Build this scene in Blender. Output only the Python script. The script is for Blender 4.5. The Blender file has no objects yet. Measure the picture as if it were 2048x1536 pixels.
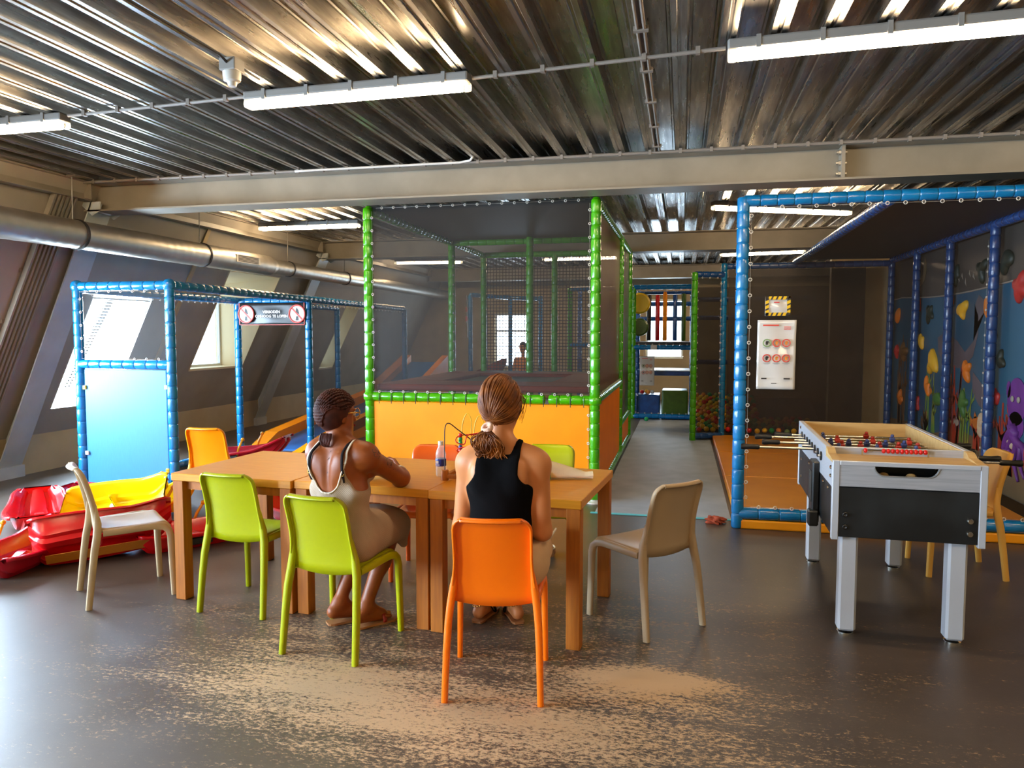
import bpy, bmesh, math, random
import numpy as np
from mathutils import Vector, Matrix, Euler, Quaternion
random.seed(7)
PI = math.pi
sc = bpy.context.scene
COL = sc.collection

# ------------------------------------------------------------------ camera, world, exposure
cam_d = bpy.data.cameras.new('camera'); cam = bpy.data.objects.new('camera', cam_d); COL.objects.link(cam)
cam.location = (0, 0, 1.6)
cam.rotation_euler = (math.radians(90 - 3.87), 0, math.radians(12.84))
cam_d.sensor_width = 36.0; cam_d.lens = 1493 / 2048 * 36.0
cam_d.clip_start = 0.05; cam_d.clip_end = 200
sc.camera = cam
sc.view_settings.view_transform = 'Standard'; sc.view_settings.look = 'None'
sc.view_settings.gamma = 1.0; sc.view_settings.use_curve_mapping = False
sc.view_settings.exposure = 1.6
SKY = 25.0            # daylight outside the windows
TUBE = 30.0          # fluorescent tubes
TUBE_COL = (1.0, 0.73, 0.43)
world = bpy.data.worlds.new('world'); sc.world = world; world.use_nodes = True
wn = world.node_tree.nodes; wl = world.node_tree.links
bg = wn['Background']; bg.inputs['Strength'].default_value = SKY
bg.inputs['Color'].default_value = (0.60, 0.80, 1.0, 1)
cy = sc.cycles
cy.max_bounces = 8; cy.diffuse_bounces = 4; cy.glossy_bounces = 3; cy.transparent_max_bounces = 12
cy.transmission_bounces = 4; cy.caustics_reflective = False; cy.caustics_refractive = False
cy.sample_clamp_indirect = 4.0
try:
    cy.use_denoising = True; cy.denoiser = 'OPENIMAGEDENOISE'
except Exception: pass

def portal(name, loc, rot, sx, sy):
    d = bpy.data.lights.new(name, 'AREA'); d.shape = 'RECTANGLE'; d.size = sx; d.size_y = sy
    d.cycles.is_portal = True
    o = bpy.data.objects.new(name, d); o.location = loc; o.rotation_euler = rot; COL.objects.link(o); return o

# ------------------------------------------------------------------ materials
def lin(h):
    if isinstance(h, str):
        h = h.lstrip('#'); v = [int(h[i:i+2], 16)/255 for i in (0, 2, 4)]
    else: v = [c/255 for c in h]
    return tuple((c/12.92 if c <= .04045 else ((c+.055)/1.055)**2.4) for c in v)
def N(nt, t, **k):
    n = nt.nodes.new(t)
    for a, b in k.items():
        if a in n.inputs: n.inputs[a].default_value = b
        else: setattr(n, a, b)
    return n
def base_mat(name):
    m = bpy.data.materials.new(name); m.use_nodes = True
    return m, m.node_tree, m.node_tree.nodes['Principled BSDF']
def mat(name, c, rough=.5, metal=0., c2=None, scale=8., stretch=(1,1,1), bump=0., bscale=None, spec=None, emit=0., sss=0., coat=0., detail=4., lo=.35, hi=.65, trans=0., rvar=0.):
    m, nt, p = base_mat(name); L = nt.links
    c = lin(c); p.inputs['Base Color'].default_value = (*c, 1)
    p.inputs['Roughness'].default_value = rough; p.inputs['Metallic'].default_value = metal
    if spec is not None: p.inputs['Specular IOR Level'].default_value = spec
    if coat: p.inputs['Coat Weight'].default_value = coat; p.inputs['Coat Roughness'].default_value = .15
    if trans: p.inputs['Transmission Weight'].default_value = trans
    if emit:
        p.inputs['Emission Color'].default_value = (*c, 1); p.inputs['Emission Strength'].default_value = emit
    if c2 is not None or bump or rvar:
        tc = N(nt, 'ShaderNodeTexCoord'); mp = N(nt, 'ShaderNodeMapping'); mp.inputs['Scale'].default_value = stretch
        L.new(tc.outputs['Object'], mp.inputs['Vector'])
        nz = N(nt, 'ShaderNodeTexNoise', Scale=scale, Detail=detail); L.new(mp.outputs[0], nz.inputs['Vector'])
        if c2 is not None:
            cr = N(nt, 'ShaderNodeValToRGB'); cr.color_ramp.elements[0].position = lo; cr.color_ramp.elements[1].position = hi
            cr.color_ramp.elements[0].color = (*c, 1); cr.color_ramp.elements[1].color = (*lin(c2), 1)
            L.new(nz.outputs['Fac'], cr.inputs[0]); L.new(cr.outputs[0], p.inputs['Base Color'])
        if rvar:
            mr = N(nt, 'ShaderNodeMapRange'); mr.inputs['To Min'].default_value = max(rough-rvar, .02); mr.inputs['To Max'].default_value = rough+rvar
            L.new(nz.outputs['Fac'], mr.inputs['Value']); L.new(mr.outputs[0], p.inputs['Roughness'])
        if bump:
            nb = nz
            if bscale:
                nb = N(nt, 'ShaderNodeTexNoise', Scale=bscale, Detail=3.); L.new(mp.outputs[0], nb.inputs['Vector'])
            b = N(nt, 'ShaderNodeBump', Strength=bump, Distance=.01); L.new(nb.outputs['Fac'], b.inputs['Height']); L.new(b.outputs[0], p.inputs['Normal'])
    return m
def wave_bump(m, scale, strength, direction='X', dist=.002, coord='Object', rot=(0,0,0)):
    nt = m.node_tree; L = nt.links; p = nt.nodes['Principled BSDF']
    tc = N(nt, 'ShaderNodeTexCoord'); mp = N(nt, 'ShaderNodeMapping'); mp.inputs['Rotation'].default_value = rot
    w = N(nt, 'ShaderNodeTexWave', Scale=scale, Distortion=.6); w.bands_direction = direction
    L.new(tc.outputs[coord], mp.inputs[0]); L.new(mp.outputs[0], w.inputs['Vector'])
    b = N(nt, 'ShaderNodeBump', Strength=strength, Distance=dist); L.new(w.outputs['Fac'], b.inputs['Height']); L.new(b.outputs[0], p.inputs['Normal'])
    return m
def net_mat(name, c, fac, cell=None):
    """thin woven netting: opaque threads with open holes between"""
    m, nt, p = base_mat(name); L = nt.links
    p.inputs['Base Color'].default_value = (*lin(c), 1); p.inputs['Roughness'].default_value = .6
    tr = N(nt, 'ShaderNodeBsdfTransparent'); mx = N(nt, 'ShaderNodeMixShader')
    out = nt.nodes['Material Output']
    L.new(tr.outputs[0], mx.inputs[1]); L.new(p.outputs[0], mx.inputs[2]); L.new(mx.outputs[0], out.inputs['Surface'])
    if cell:
        tc = N(nt, 'ShaderNodeTexCoord'); sp = N(nt, 'ShaderNodeSeparateXYZ'); L.new(tc.outputs['Object'], sp.inputs[0])
        outs = []
        for ax in ('X', 'Y', 'Z'):
            a = N(nt, 'ShaderNodeMath', operation='PINGPONG'); a.inputs[1].default_value = cell/2
            L.new(sp.outputs[ax], a.inputs[0])
            b = N(nt, 'ShaderNodeMath', operation='LESS_THAN'); b.inputs[1].default_value = fac*cell/2
            L.new(a.outputs[0], b.inputs[0]); outs.append(b)
        mxm = N(nt, 'ShaderNodeMath', operation='MAXIMUM'); L.new(outs[0].outputs[0], mxm.inputs[0]); L.new(outs[2].outputs[0], mxm.inputs[1])
        L.new(mxm.outputs[0], mx.inputs[0])
    else:
        tc = N(nt, 'ShaderNodeTexCoord'); nz = N(nt, 'ShaderNodeTexNoise', Scale=3., Detail=2.); L.new(tc.outputs['Object'], nz.inputs['Vector'])
        mr = N(nt, 'ShaderNodeMapRange'); mr.inputs['To Min'].default_value = fac-.06; mr.inputs['To Max'].default_value = fac+.06
        L.new(nz.outputs['Fac'], mr.inputs['Value']); L.new(mr.outputs[0], mx.inputs[0])
    return m
def wood_mat(name, c1, c2, rough=.35, rot=(0,0,0), scale=6., stretch=(1,12,12)):
    m, nt, p = base_mat(name); L = nt.links
    tc = N(nt, 'ShaderNodeTexCoord'); mp = N(nt, 'ShaderNodeMapping'); mp.inputs['Scale'].default_value = stretch; mp.inputs['Rotation'].default_value = rot
    nz = N(nt, 'ShaderNodeTexNoise', Scale=scale, Detail=5., Distortion=.4)
    cr = N(nt, 'ShaderNodeValToRGB'); cr.color_ramp.elements[0].position = .3; cr.color_ramp.elements[1].position = .7
    cr.color_ramp.elements[0].color = (*lin(c1), 1); cr.color_ramp.elements[1].color = (*lin(c2), 1)
    L.new(tc.outputs['Object'], mp.inputs[0]); L.new(mp.outputs[0], nz.inputs['Vector']); L.new(nz.outputs['Fac'], cr.inputs[0]); L.new(cr.outputs[0], p.inputs['Base Color'])
    p.inputs['Roughness'].default_value = rough
    return m

M = {}
M['steel_paint'] = mat('beam_paint', '#968c7c', .45, c2='#887f70', scale=3., bump=.02)
M['column_paint'] = mat('column_paint', '#c4c8c6', .4, c2='#b6bab8', scale=3.)
M['deck'] = mat('galvanised_deck', '#b3aea6', .29, .97, c2='#8c8780', scale=5., stretch=(6, .5, 6), rvar=.1, bump=.03)
M['wall_slope'] = mat('sloped_wall_paint', '#ada393', .75, c2='#a39989', scale=2., bump=.03, bscale=120.)
M['wall_beige'] = mat('beige_wall_paint', '#c4ae86', .7, c2='#b8a27b', scale=2., bump=.03, bscale=120.)
M['cream'] = mat('cream_reveal_paint', '#d9c59a', .6)
M['white_frame'] = mat('white_window_frame', '#d5d5d2', .4)
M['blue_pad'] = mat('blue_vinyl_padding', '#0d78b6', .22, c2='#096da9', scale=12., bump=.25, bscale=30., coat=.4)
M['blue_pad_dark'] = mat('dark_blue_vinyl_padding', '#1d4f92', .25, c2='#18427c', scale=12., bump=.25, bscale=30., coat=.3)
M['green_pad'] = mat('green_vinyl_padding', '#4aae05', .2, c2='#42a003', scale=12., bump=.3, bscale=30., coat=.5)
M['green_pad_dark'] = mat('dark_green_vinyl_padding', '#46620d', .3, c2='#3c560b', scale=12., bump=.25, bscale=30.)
M['orange_pad'] = mat('orange_vinyl_panel', '#ff9600', .5, c2='#fb8f00', scale=3., spec=.25, bump=.05, bscale=6.)
M['orange_side'] = mat('orange_vinyl_side', '#f08408', .5, c2='#e87d06', scale=3., spec=.25)
M['blue_panel'] = mat('light_blue_vinyl_panel', '#3579ad', .42, c2='#3174a6', scale=30., stretch=(8, 8, .6), bump=.06, bscale=5.)
M['net'] = net_mat('dark_fine_netting', '#1a120c', .52)
M['net_dark'] = net_mat('dense_dark_netting', '#251910', .80)
M['net_thin'] = net_mat('thin_dark_netting', '#1a130d', .34)
M['net_clear'] = net_mat('light_fine_netting', '#1c140d', .20)
M['net_side'] = net_mat('brown_side_netting', '#5a3a20', .85)
M['net_coarse'] = net_mat('coarse_square_netting', '#1b1410', .22, .05)
M['black_fabric'] = mat('black_roof_fabric', '#1a1513', .6, c2='#211b18', scale=2.)
M['ring'] = mat('pale_plastic_ring', '#d8d0c4', .3)
M['mat_orange'] = mat('orange_floor_pad', '#f09a12', .4, c2='#e6900f', scale=3., bump=.05, bscale=10.)
M['brown_pad'] = mat('brown_red_trampoline_pad', '#8c2e0a', .6, c2='#7c2808', scale=5.)
M['tramp_bed'] = mat('black_trampoline_bed', '#1f1a17', .5)
M['floor_mat'] = mat('blue_grey_floor_mat', '#a9b3bf', .55, c2='#9aa4b1', scale=4., stretch=(1, 1, 1), bump=.04, bscale=60.)
M['cyan'] = mat('cyan_edge_tape', '#59c4cf', .5)
M['tin'] = mat('spiral_duct_tin', '#c4bdb0', .42, .9, c2='#b5aea1', scale=4., rvar=.04)
M['rod'] = mat('zinc_rod', '#b8b2a8', .4, .8)
M['grey_plastic'] = mat('grey_plastic', '#8f8c88', .5)
M['white_plastic'] = mat('white_plastic', '#d9d6d0', .4)
M['conduit'] = mat('grey_conduit', '#8a8178', .5)
M['black'] = mat('black_plastic', '#151312', .35)
M['lime'] = mat('lime_plastic', '#a5a800', .33, spec=.4, c2='#a0a300', scale=3.)
M['orange_chair'] = mat('orange_plastic', '#ff7403', .33, spec=.45, c2='#fa6f02', scale=3.)
M['amber_chair'] = mat('amber_plastic', '#ff9a06', .33, spec=.45, c2='#fa9405', scale=3.)
M['red_orange_chair'] = mat('red_orange_plastic', '#d8560d', .33, spec=.45)
M['beige_chair'] = mat('beige_plastic', '#b99f7e', .4, spec=.35, c2='#b29877', scale=3.)
M['tan_chair'] = mat('tan_plastic', '#d9a24a', .38, spec=.4)
M['table_top'] = wood_mat('beech_table_top', '#d88f20', '#c87e14', .36, stretch=(1.2, 14, 14), scale=4.)
M['table_leg'] = wood_mat('beech_table_leg', '#b5670c', '#9e5608', .55, stretch=(14, 14, 1.), scale=4.)
M['aluminium'] = mat('brushed_silver_laminate', '#bdbfc6', .38, .25, c2='#adb0b8', scale=6., stretch=(1, 20, 20))
M['silver_paint'] = mat('silver_leg_paint', '#c4c5cb', .4, .1)
M['foos_black'] = mat('scuffed_black_panel', '#17191b', .35, c2='#2b3033', scale=3.5, lo=.45, hi=.85, rvar=.12)
M['foos_wood'] = mat('pale_wood_laminate', '#c9a66e', .45, c2='#b9955d', scale=4., stretch=(1, 8, 8))
M['pitch'] = mat('pitch_board', '#8a7a52', .5, c2='#7d6e48', scale=3.)
M['chrome'] = mat('chrome', '#d8d4cc', .15, 1.)
M['red_plastic'] = mat('red_plastic', '#cf1512', .28, spec=.5)
M['sled_red'] = mat('red_sled_plastic', '#d90f14', .25, spec=.5, c2='#d0090f', scale=3., coat=.2)
M['sled_crimson'] = mat('crimson_sled_plastic', '#c00f2c', .25, spec=.5, coat=.2)
M['sled_yellow'] = mat('yellow_sled_plastic', '#f6dd05', .3, spec=.5, c2='#f2d605', scale=3.)
M['yellow_plastic'] = mat('yellow_handle_plastic', '#e0a31b', .35)
M['man_blue'] = mat('blue_player_plastic', '#3d4b86', .4)
M['man_red'] = mat('red_player_plastic', '#a8271c', .4)
M['skin_dark'] = mat('deep_brown_skin', '#8c4516', .45, c2='#7d3b11', scale=9., bump=.05, bscale=150., spec=.4)
M['skin_fair'] = mat('fair_tan_skin', '#cf8551', .5, c2='#c77c48', scale=9., bump=.04, bscale=150., spec=.45)
M['tattoo'] = mat('faded_tattoo_ink', '#4a3020', .5)
M['hair_black'] = mat('dark_braided_hair', '#33150e', .6, c2='#4a2015', scale=26., spec=.2)
M['hair_brown'] = mat('brown_hair', '#5c2c0a', .5, c2='#9c591e', scale=18., lo=.38, hi=.7, spec=.3)
M['dress'] = wave_bump(mat('ribbed_greige_knit', '#a58e78', .85, c2='#9c8570', scale=5.), 55., .5, 'DIAGONAL')
M['dress_trim'] = mat('pale_dress_trim', '#d5c4ae', .8)
M['bra_strap'] = mat('dark_bra_strap', '#150908', .8, spec=.15)
M['tank'] = mat('black_cotton', '#060506', .95, c2='#0a0809', scale=8., bump=.4, bscale=12., spec=.1)
M['shorts'] = mat('beige_cotton_shorts', '#cfa882', .85, c2='#c59d77', scale=6., bump=.5, bscale=14.)
M['scrunchie'] = mat('pale_peach_fabric', '#e5b49a', .8, bump=.4, bscale=90.)
M['gold'] = mat('gold_metal', '#d9a550', .25, .9)
M['denim'] = mat('pale_blue_denim', '#7f9bb0', .85)
M['sandal_red'] = mat('red_sandal_leather', '#8e1a14', .4)
M['sandal_sole'] = mat('tan_sandal_sole', '#a06a3e', .6)
M['cream_cloth'] = mat('cream_cloth', '#e2d0b0', .8, bump=.3, bscale=30.)
M['green_clip'] = mat('green_plastic', '#0f9a55', .35)
M['paper'] = mat('laminated_paper', '#cfcac4', .14, spec=.7, coat=.6, bump=.35, bscale=7.)
M['label_blue'] = mat('blue_bottle_label', '#1a2f86', .35)
M['sign_black'] = mat('black_banner_vinyl', '#2a2523', .35, bump=.1, bscale=9.)
M['sign_red'] = mat('red_print', '#d2402e', .5)
M['sign_white'] = mat('white_print', '#efe6de', .5)
M['hazard_yellow'] = mat('yellow_tape', '#e3b514', .4)
M['ink'] = mat('dark_print', '#2b2725', .5)
M['green_print'] = mat('green_print', '#7d9a5a', .5)
M['orange_print'] = mat('orange_print', '#e0862c', .5)
M['slide_blue'] = mat('blue_slide_bed', '#2f6fb8', .3, c2='#2a64a8', scale=4.)
M['dark_rubber'] = mat('dark_rubber', '#2a2623', .6)
def glass_mat(name='window_glass', t=1.):
    m, nt, p = base_mat(name); L = nt.links
    tr = N(nt, 'ShaderNodeBsdfTransparent', Color=(t, t, t, 1)); gl = N(nt, 'ShaderNodeBsdfGlossy', Roughness=.02); mx = N(nt, 'ShaderNodeMixShader'); mx.inputs[0].default_value = .06
    L.new(tr.outputs[0], mx.inputs[1]); L.new(gl.outputs[0], mx.inputs[2]); L.new(mx.outputs[0], nt.nodes['Material Output'].inputs['Surface'])
    return m
M['glass'] = glass_mat(); M['glass_dimmed'] = glass_mat('dimmed_dormer_glass', .24); M['glass_dimmed_end'] = glass_mat('dimmed_end_glass', .6)  # dormer and end panes darkened to hold back daylight; the tint is added
def clear_mat(name, c, t=.75):
    m, nt, p = base_mat(name); L = nt.links
    p.inputs['Base Color'].default_value = (*lin(c), 1); p.inputs['Roughness'].default_value = .08; p.inputs['Specular IOR Level'].default_value = .8
    tr = N(nt, 'ShaderNodeBsdfTransparent'); mx = N(nt, 'ShaderNodeMixShader'); mx.inputs[0].default_value = 1-t
    L.new(tr.outputs[0], mx.inputs[1]); L.new(p.outputs[0], mx.inputs[2]); L.new(mx.outputs[0], nt.nodes['Material Output'].inputs['Surface'])
    return m
M['clear'] = clear_mat('clear_plastic', '#e8ecee', .7)
def tube_mat():
    m, nt, p = base_mat('lit_fluorescent_tube')
    p.inputs['Base Color'].default_value = (.9, .88, .82, 1)
    p.inputs['Emission Color'].default_value = (*TUBE_COL, 1); p.inputs['Emission Strength'].default_value = TUBE
    return m
M['tube'] = tube_mat()
def floor_mat():
    m, nt, p = base_mat('worn_dark_concrete'); L = nt.links
    tc = N(nt, 'ShaderNodeTexCoord')
    def noise(scale, stretch=(1,1,1), detail=6., rough=.6):
        mp = N(nt, 'ShaderNodeMapping'); mp.inputs['Scale'].default_value = stretch; L.new(tc.outputs['Object'], mp.inputs[0])
        n = N(nt, 'ShaderNodeTexNoise', Scale=scale, Detail=detail, Roughness=rough); L.new(mp.outputs[0], n.inputs['Vector']); return n
    base = noise(1.3); fine = noise(42., (.8, 1.5, 1), 9., .8); streak = noise(3.2, (.5, 2.4, 1), 7., .7)
    cr = N(nt, 'ShaderNodeValToRGB'); cr.color_ramp.elements[0].color = (*lin('#40352d'), 1); cr.color_ramp.elements[1].color = (*lin('#54473c'), 1)
    cr.color_ramp.elements[0].position = .3; cr.color_ramp.elements[1].position = .7
    L.new(base.outputs['Fac'], cr.inputs[0])
    # where the top coat has worn through to the sand coloured screed: around the chairs of the long table
    sp = N(nt, 'ShaderNodeSeparateXYZ'); L.new(tc.outputs['Object'], sp.inputs[0])
    def blob(cx, cy_, rx, ry, amp):
        a = N(nt, 'ShaderNodeMath', operation='SUBTRACT'); a.inputs[1].default_value = cx; L.new(sp.outputs['X'], a.inputs[0])
        b = N(nt, 'ShaderNodeMath', operation='SUBTRACT'); b.inputs[1].default_value = cy_; L.new(sp.outputs['Y'], b.inputs[0])
        a2 = N(nt, 'ShaderNodeMath', operation='DIVIDE'); a2.inputs[1].default_value = rx; L.new(a.outputs[0], a2.inputs[0])
        b2 = N(nt, 'ShaderNodeMath', operation='DIVIDE'); b2.inputs[1].default_value = ry; L.new(b.outputs[0], b2.inputs[0])
        a3 = N(nt, 'ShaderNodeMath', operation='MULTIPLY'); L.new(a2.outputs[0], a3.inputs[0]); L.new(a2.outputs[0], a3.inputs[1])
        b3 = N(nt, 'ShaderNodeMath', operation='MULTIPLY_ADD'); L.new(b2.outputs[0], b3.inputs[0]); L.new(b2.outputs[0], b3.inputs[1]); L.new(a3.outputs[0], b3.inputs[2])
        e = N(nt, 'ShaderNodeMath', operation='MULTIPLY'); e.inputs[1].default_value = -1; L.new(b3.outputs[0], e.inputs[0])
        g = N(nt, 'ShaderNodeMath', operation='EXPONENT'); L.new(e.outputs[0], g.inputs[0])
        h = N(nt, 'ShaderNodeMath', operation='MULTIPLY'); h.inputs[1].default_value = amp*.72; L.new(g.outputs[0], h.inputs[0]); return h
    blobs = [blob(*b) for b in ((-1.75, 3.08, .75, .36, .21), (-1.0, 2.85, .75, .32, .18), (-.12, 3.40, .36, .13, .34), (-.25, 3.0, .6, .40, .14), (-1.1, 2.45, 1.0, .28, .05), (.75, 2.8, .6, .25, .06), (-2.1, 3.75, .8, .3, .10), (-.5, 4.3, 1.3, .7, .085), (-1.3, 3.4, 1.7, .9, .05), (.3, 3.6, 1.0, .7, .04))]
    s = blobs[0]
    for b in blobs[1:]:
        a = N(nt, 'ShaderNodeMath', operation='ADD'); L.new(s.outputs[0], a.inputs[0]); L.new(b.outputs[0], a.inputs[1]); s = a
    f1 = N(nt, 'ShaderNodeMath', operation='MULTIPLY'); f1.inputs[1].default_value = 1.0; L.new(fine.outputs['Fac'], f1.inputs[0])
    f2 = N(nt, 'ShaderNodeMath', operation='MULTIPLY_ADD'); f2.inputs[1].default_value = .36; L.new(streak.outputs['Fac'], f2.inputs[0]); L.new(f1.outputs[0], f2.inputs[2])
    f3 = N(nt, 'ShaderNodeMath', operation='ADD'); L.new(f2.outputs[0], f3.inputs[0]); L.new(s.outputs[0], f3.inputs[1])
    wr = N(nt, 'ShaderNodeValToRGB'); wr.color_ramp.elements[0].position = .785; wr.color_ramp.elements[1].position = .875
    L.new(f3.outputs[0], wr.inputs[0])
    mx = N(nt, 'ShaderNodeMix', data_type='RGBA'); L.new(wr.outputs[0], mx.inputs['Factor']); L.new(cr.outputs[0], mx.inputs['A']); mx.inputs['B'].default_value = (*lin('#b8946b'), 1)
    L.new(mx.outputs['Result'], p.inputs['Base Color'])
    mr = N(nt, 'ShaderNodeMapRange'); mr.inputs['To Min'].default_value = .40; mr.inputs['To Max'].default_value = .75
    L.new(wr.outputs[0], mr.inputs['Value']); L.new(mr.outputs[0], p.inputs['Roughness'])
    b = N(nt, 'ShaderNodeBump', Strength=.12, Distance=.004); L.new(fine.outputs['Fac'], b.inputs['Height']); L.new(b.outputs[0], p.inputs['Normal'])
    p.inputs['Specular IOR Level'].default_value = .75
    return m
M['floor'] = floor_mat()

# ------------------------------------------------------------------ geometry helpers
class MB:
    def __init__(s): s.v = []; s.f = []; s.mi = []; s.cur = 0
    def add(s, vs, fs):
        o = len(s.v); s.v += [tuple(v) for v in vs]; s.f += [tuple(i+o for i in f) for f in fs]; s.mi += [s.cur]*len(fs); return s
    def bm(s, bm, mtx=None):
        bm.verts.index_update()
        vs = [(mtx @ v.co if mtx else v.co)[:] for v in bm.verts]
        fs = [[v.index for v in f.verts] for f in bm.faces]; bm.free(); return s.add(vs, fs)
    def box(s, lo, hi, bev=0., seg=2, mtx=None):
        bm = bmesh.new(); bmesh.ops.create_cube(bm, size=1)
        for v in bm.verts: v.co = Vector([lo[i] + (v.co[i]+.5)*(hi[i]-lo[i]) for i in range(3)])
        if bev: bmesh.ops.bevel(bm, geom=bm.edges[:], offset=bev, segments=seg, affect='EDGES', profile=.5)
        return s.bm(bm, mtx)
    def quad(s, a, b, c, d): return s.add([a, b, c, d], [(0, 1, 2, 3)])
    def tube(s, pts, rad, seg=10, cap=True, flat=None, up=None):
        """sweep a round (or flattened: flat=(wx, wy)) section along points"""
        pts = [Vector(p) for p in pts]; n = len(pts)
        rads = rad if isinstance(rad, (list, tuple)) else [rad]*n
        tans = []
        for i in range(n):
            t = pts[min(i+1, n-1)] - pts[max(i-1, 0)]; tans.append(t.normalized())
        u = Vector(up) if up else (Vector((0, 0, 1)) if abs(tans[0].z) < .9 else Vector((1, 0, 0)))
        vs = []; fs = []
        for i in range(n):
            t = tans[i]; u = (u - t*u.dot(t)); u = u.normalized() if u.length > 1e-6 else t.orthogonal().normalized(); w = t.cross(u)
            for k in range(seg):
                a = 2*PI*k/seg; ca, sa = math.cos(a), math.sin(a)
                if flat:
                    e = .55; ca = math.copysign(abs(ca)**e, ca); sa = math.copysign(abs(sa)**e, sa)
                    vs.append(pts[i] + u*ca*flat[0]*rads[i] + w*sa*flat[1]*rads[i])
                else: vs.append(pts[i] + (u*ca + w*sa)*rads[i])
        for i in range(n-1):
            for k in range(seg):
                a = i*seg+k; b = i*seg+(k+1) % seg; fs.append((a, b, b+seg, a+seg))
        if cap: fs.append(tuple(range(seg-1, -1, -1))); fs.append(tuple(range((n-1)*seg, n*seg)))
        return s.add(vs, fs)
    def lathe(s, prof, seg=16, mtx=None, cap=True):
        vs = []; fs = []; n = len(prof)
        for r, z in prof:
            for k in range(seg):
                a = 2*PI*k/seg; v = Vector((r*math.cos(a), r*math.sin(a), z)); vs.append(mtx @ v if mtx else v)
        for i in range(n-1):
            for k in range(seg):
                a = i*seg+k; b = i*seg+(k+1) % seg; fs.append((a, b, b+seg, a+seg))
        if cap: fs.append(tuple(range(seg-1, -1, -1))); fs.append(tuple(range((n-1)*seg, n*seg)))
        return s.add(vs, fs)
    def sphere(s, c, r, seg=12, rings=8, scale=(1,1,1), mtx=None):
        bm = bmesh.new(); bmesh.ops.create_uvsphere(bm, u_segments=seg, v_segments=rings, radius=1)
        for v in bm.verts: v.co = Vector((c[0]+v.co.x*r*scale[0], c[1]+v.co.y*r*scale[1], c[2]+v.co.z*r*scale[2]))
        return s.bm(bm, mtx)
    def torus(s, c, R, r, axis=(0,0,1), seg=10, sub=5):
        q = Vector((0,0,1)).rotation_difference(Vector(axis)); c = Vector(c); vs = []; fs = []
        for i in range(seg):
            a = 2*PI*i/seg
            for j in range(sub):
                b = 2*PI*j/sub; v = Vector(((R+r*math.cos(b))*math.cos(a), (R+r*math.cos(b))*math.sin(a), r*math.sin(b))); vs.append(c + q @ v)
        for i in range(seg):
            for j in range(sub):
                fs.append((i*sub+j, ((i+1) % seg)*sub+j, ((i+1) % seg)*sub+(j+1) % sub, i*sub+(j+1) % sub))
        return s.add(vs, fs)
    def prism(s, poly, d0, d1, axes='xz'):
        """extrude a 2d polygon; axes 'xz' -> depth y, 'yz' -> depth x, 'xy' -> depth z"""
        def P(p, d):
            return {'xz': (p[0], d, p[1]), 'yz': (d, p[0], p[1]), 'xy': (p[0], p[1], d)}[axes]
        n = len(poly); vs = [P(p, d0) for p in poly] + [P(p, d1) for p in poly]
        fs = [tuple(range(n-1, -1, -1)), tuple(range(n, 2*n))] + [(i, (i+1) % n, n+(i+1) % n, n+i) for i in range(n)]
        return s.add(vs, fs)
    def grid(s, fn, nu, nv):
        vs = [fn(i/nu, j/nv) for j in range(nv+1) for i in range(nu+1)]; w = nu+1
        return s.add(vs, [(j*w+i, j*w+i+1, (j+1)*w+i+1, (j+1)*w+i) for j in range(nv) for i in range(nu)])
    def build(s, name, m, parent=None, smooth=False, solid=0., subsurf=0, recalc=True, offset=0., auto=None):
        me = bpy.data.meshes.new(name); me.from_pydata(s.v, [], s.f); me.update()
        if recalc:
            bm = bmesh.new(); bm.from_mesh(me); bmesh.ops.recalc_face_normals(bm, faces=bm.faces[:]); bm.to_mesh(me); bm.free()
        o = bpy.data.objects.new(name, me); COL.objects.link(o)
        for x in (m if isinstance(m, (list, tuple)) else [m]): me.materials.append(M[x] if isinstance(x, str) else x)
        if any(s.mi): me.polygons.foreach_set('material_index', s.mi)
        if smooth: me.polygons.foreach_set('use_smooth', [True]*len(me.polygons))
        if solid:
            md = o.modifiers.new('thickness', 'SOLIDIFY'); md.thickness = solid; md.offset = offset
        if subsurf:
            md = o.modifiers.new('smoothness', 'SUBSURF'); md.levels = subsurf; md.render_levels = subsurf
        if auto is not None and smooth:
            try: me.set_sharp_from_angle(angle=math.radians(auto))
            except Exception: pass
        if parent is not None: o.parent = parent
        return o
def thing(name, label, cat, loc=(0,0,0), rz=0., group=None):
    o = bpy.data.objects.new(name, None); o.empty_display_size = .1; COL.objects.link(o)
    o.location = loc; o.rotation_euler = (0, 0, rz); o['label'] = label; o['category'] = cat
    if group: o['group'] = group
    return o
def tag(o, label, cat, group=None, kind=None):
    o['label'] = label; o['category'] = cat
    if group: o['group'] = group
    if kind: o['kind'] = kind
    return o
def struct(o, label=None, cat=None):
    o['kind'] = 'structure'
    if label: o['label'] = label
    if cat: o['category'] = cat
    return o
def dup(root, loc, rz, label, group=None):
    r = root.copy(); COL.objects.link(r); r.location = loc; r.rotation_euler = (0, 0, rz); r['label'] = label
    if group: r['group'] = group
    for ch in list(root.children):
        c = ch.copy(); COL.objects.link(c); c.parent = r
        for g in list(ch.children):
            d = g.copy(); COL.objects.link(d); d.parent = c
    return r
def align(a, b):
    a = Vector(a); b = Vector(b); q = Vector((0,0,1)).rotation_difference((b-a).normalized())
    return Matrix.Translation(a) @ q.to_matrix().to_4x4(), (b-a).length
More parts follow.
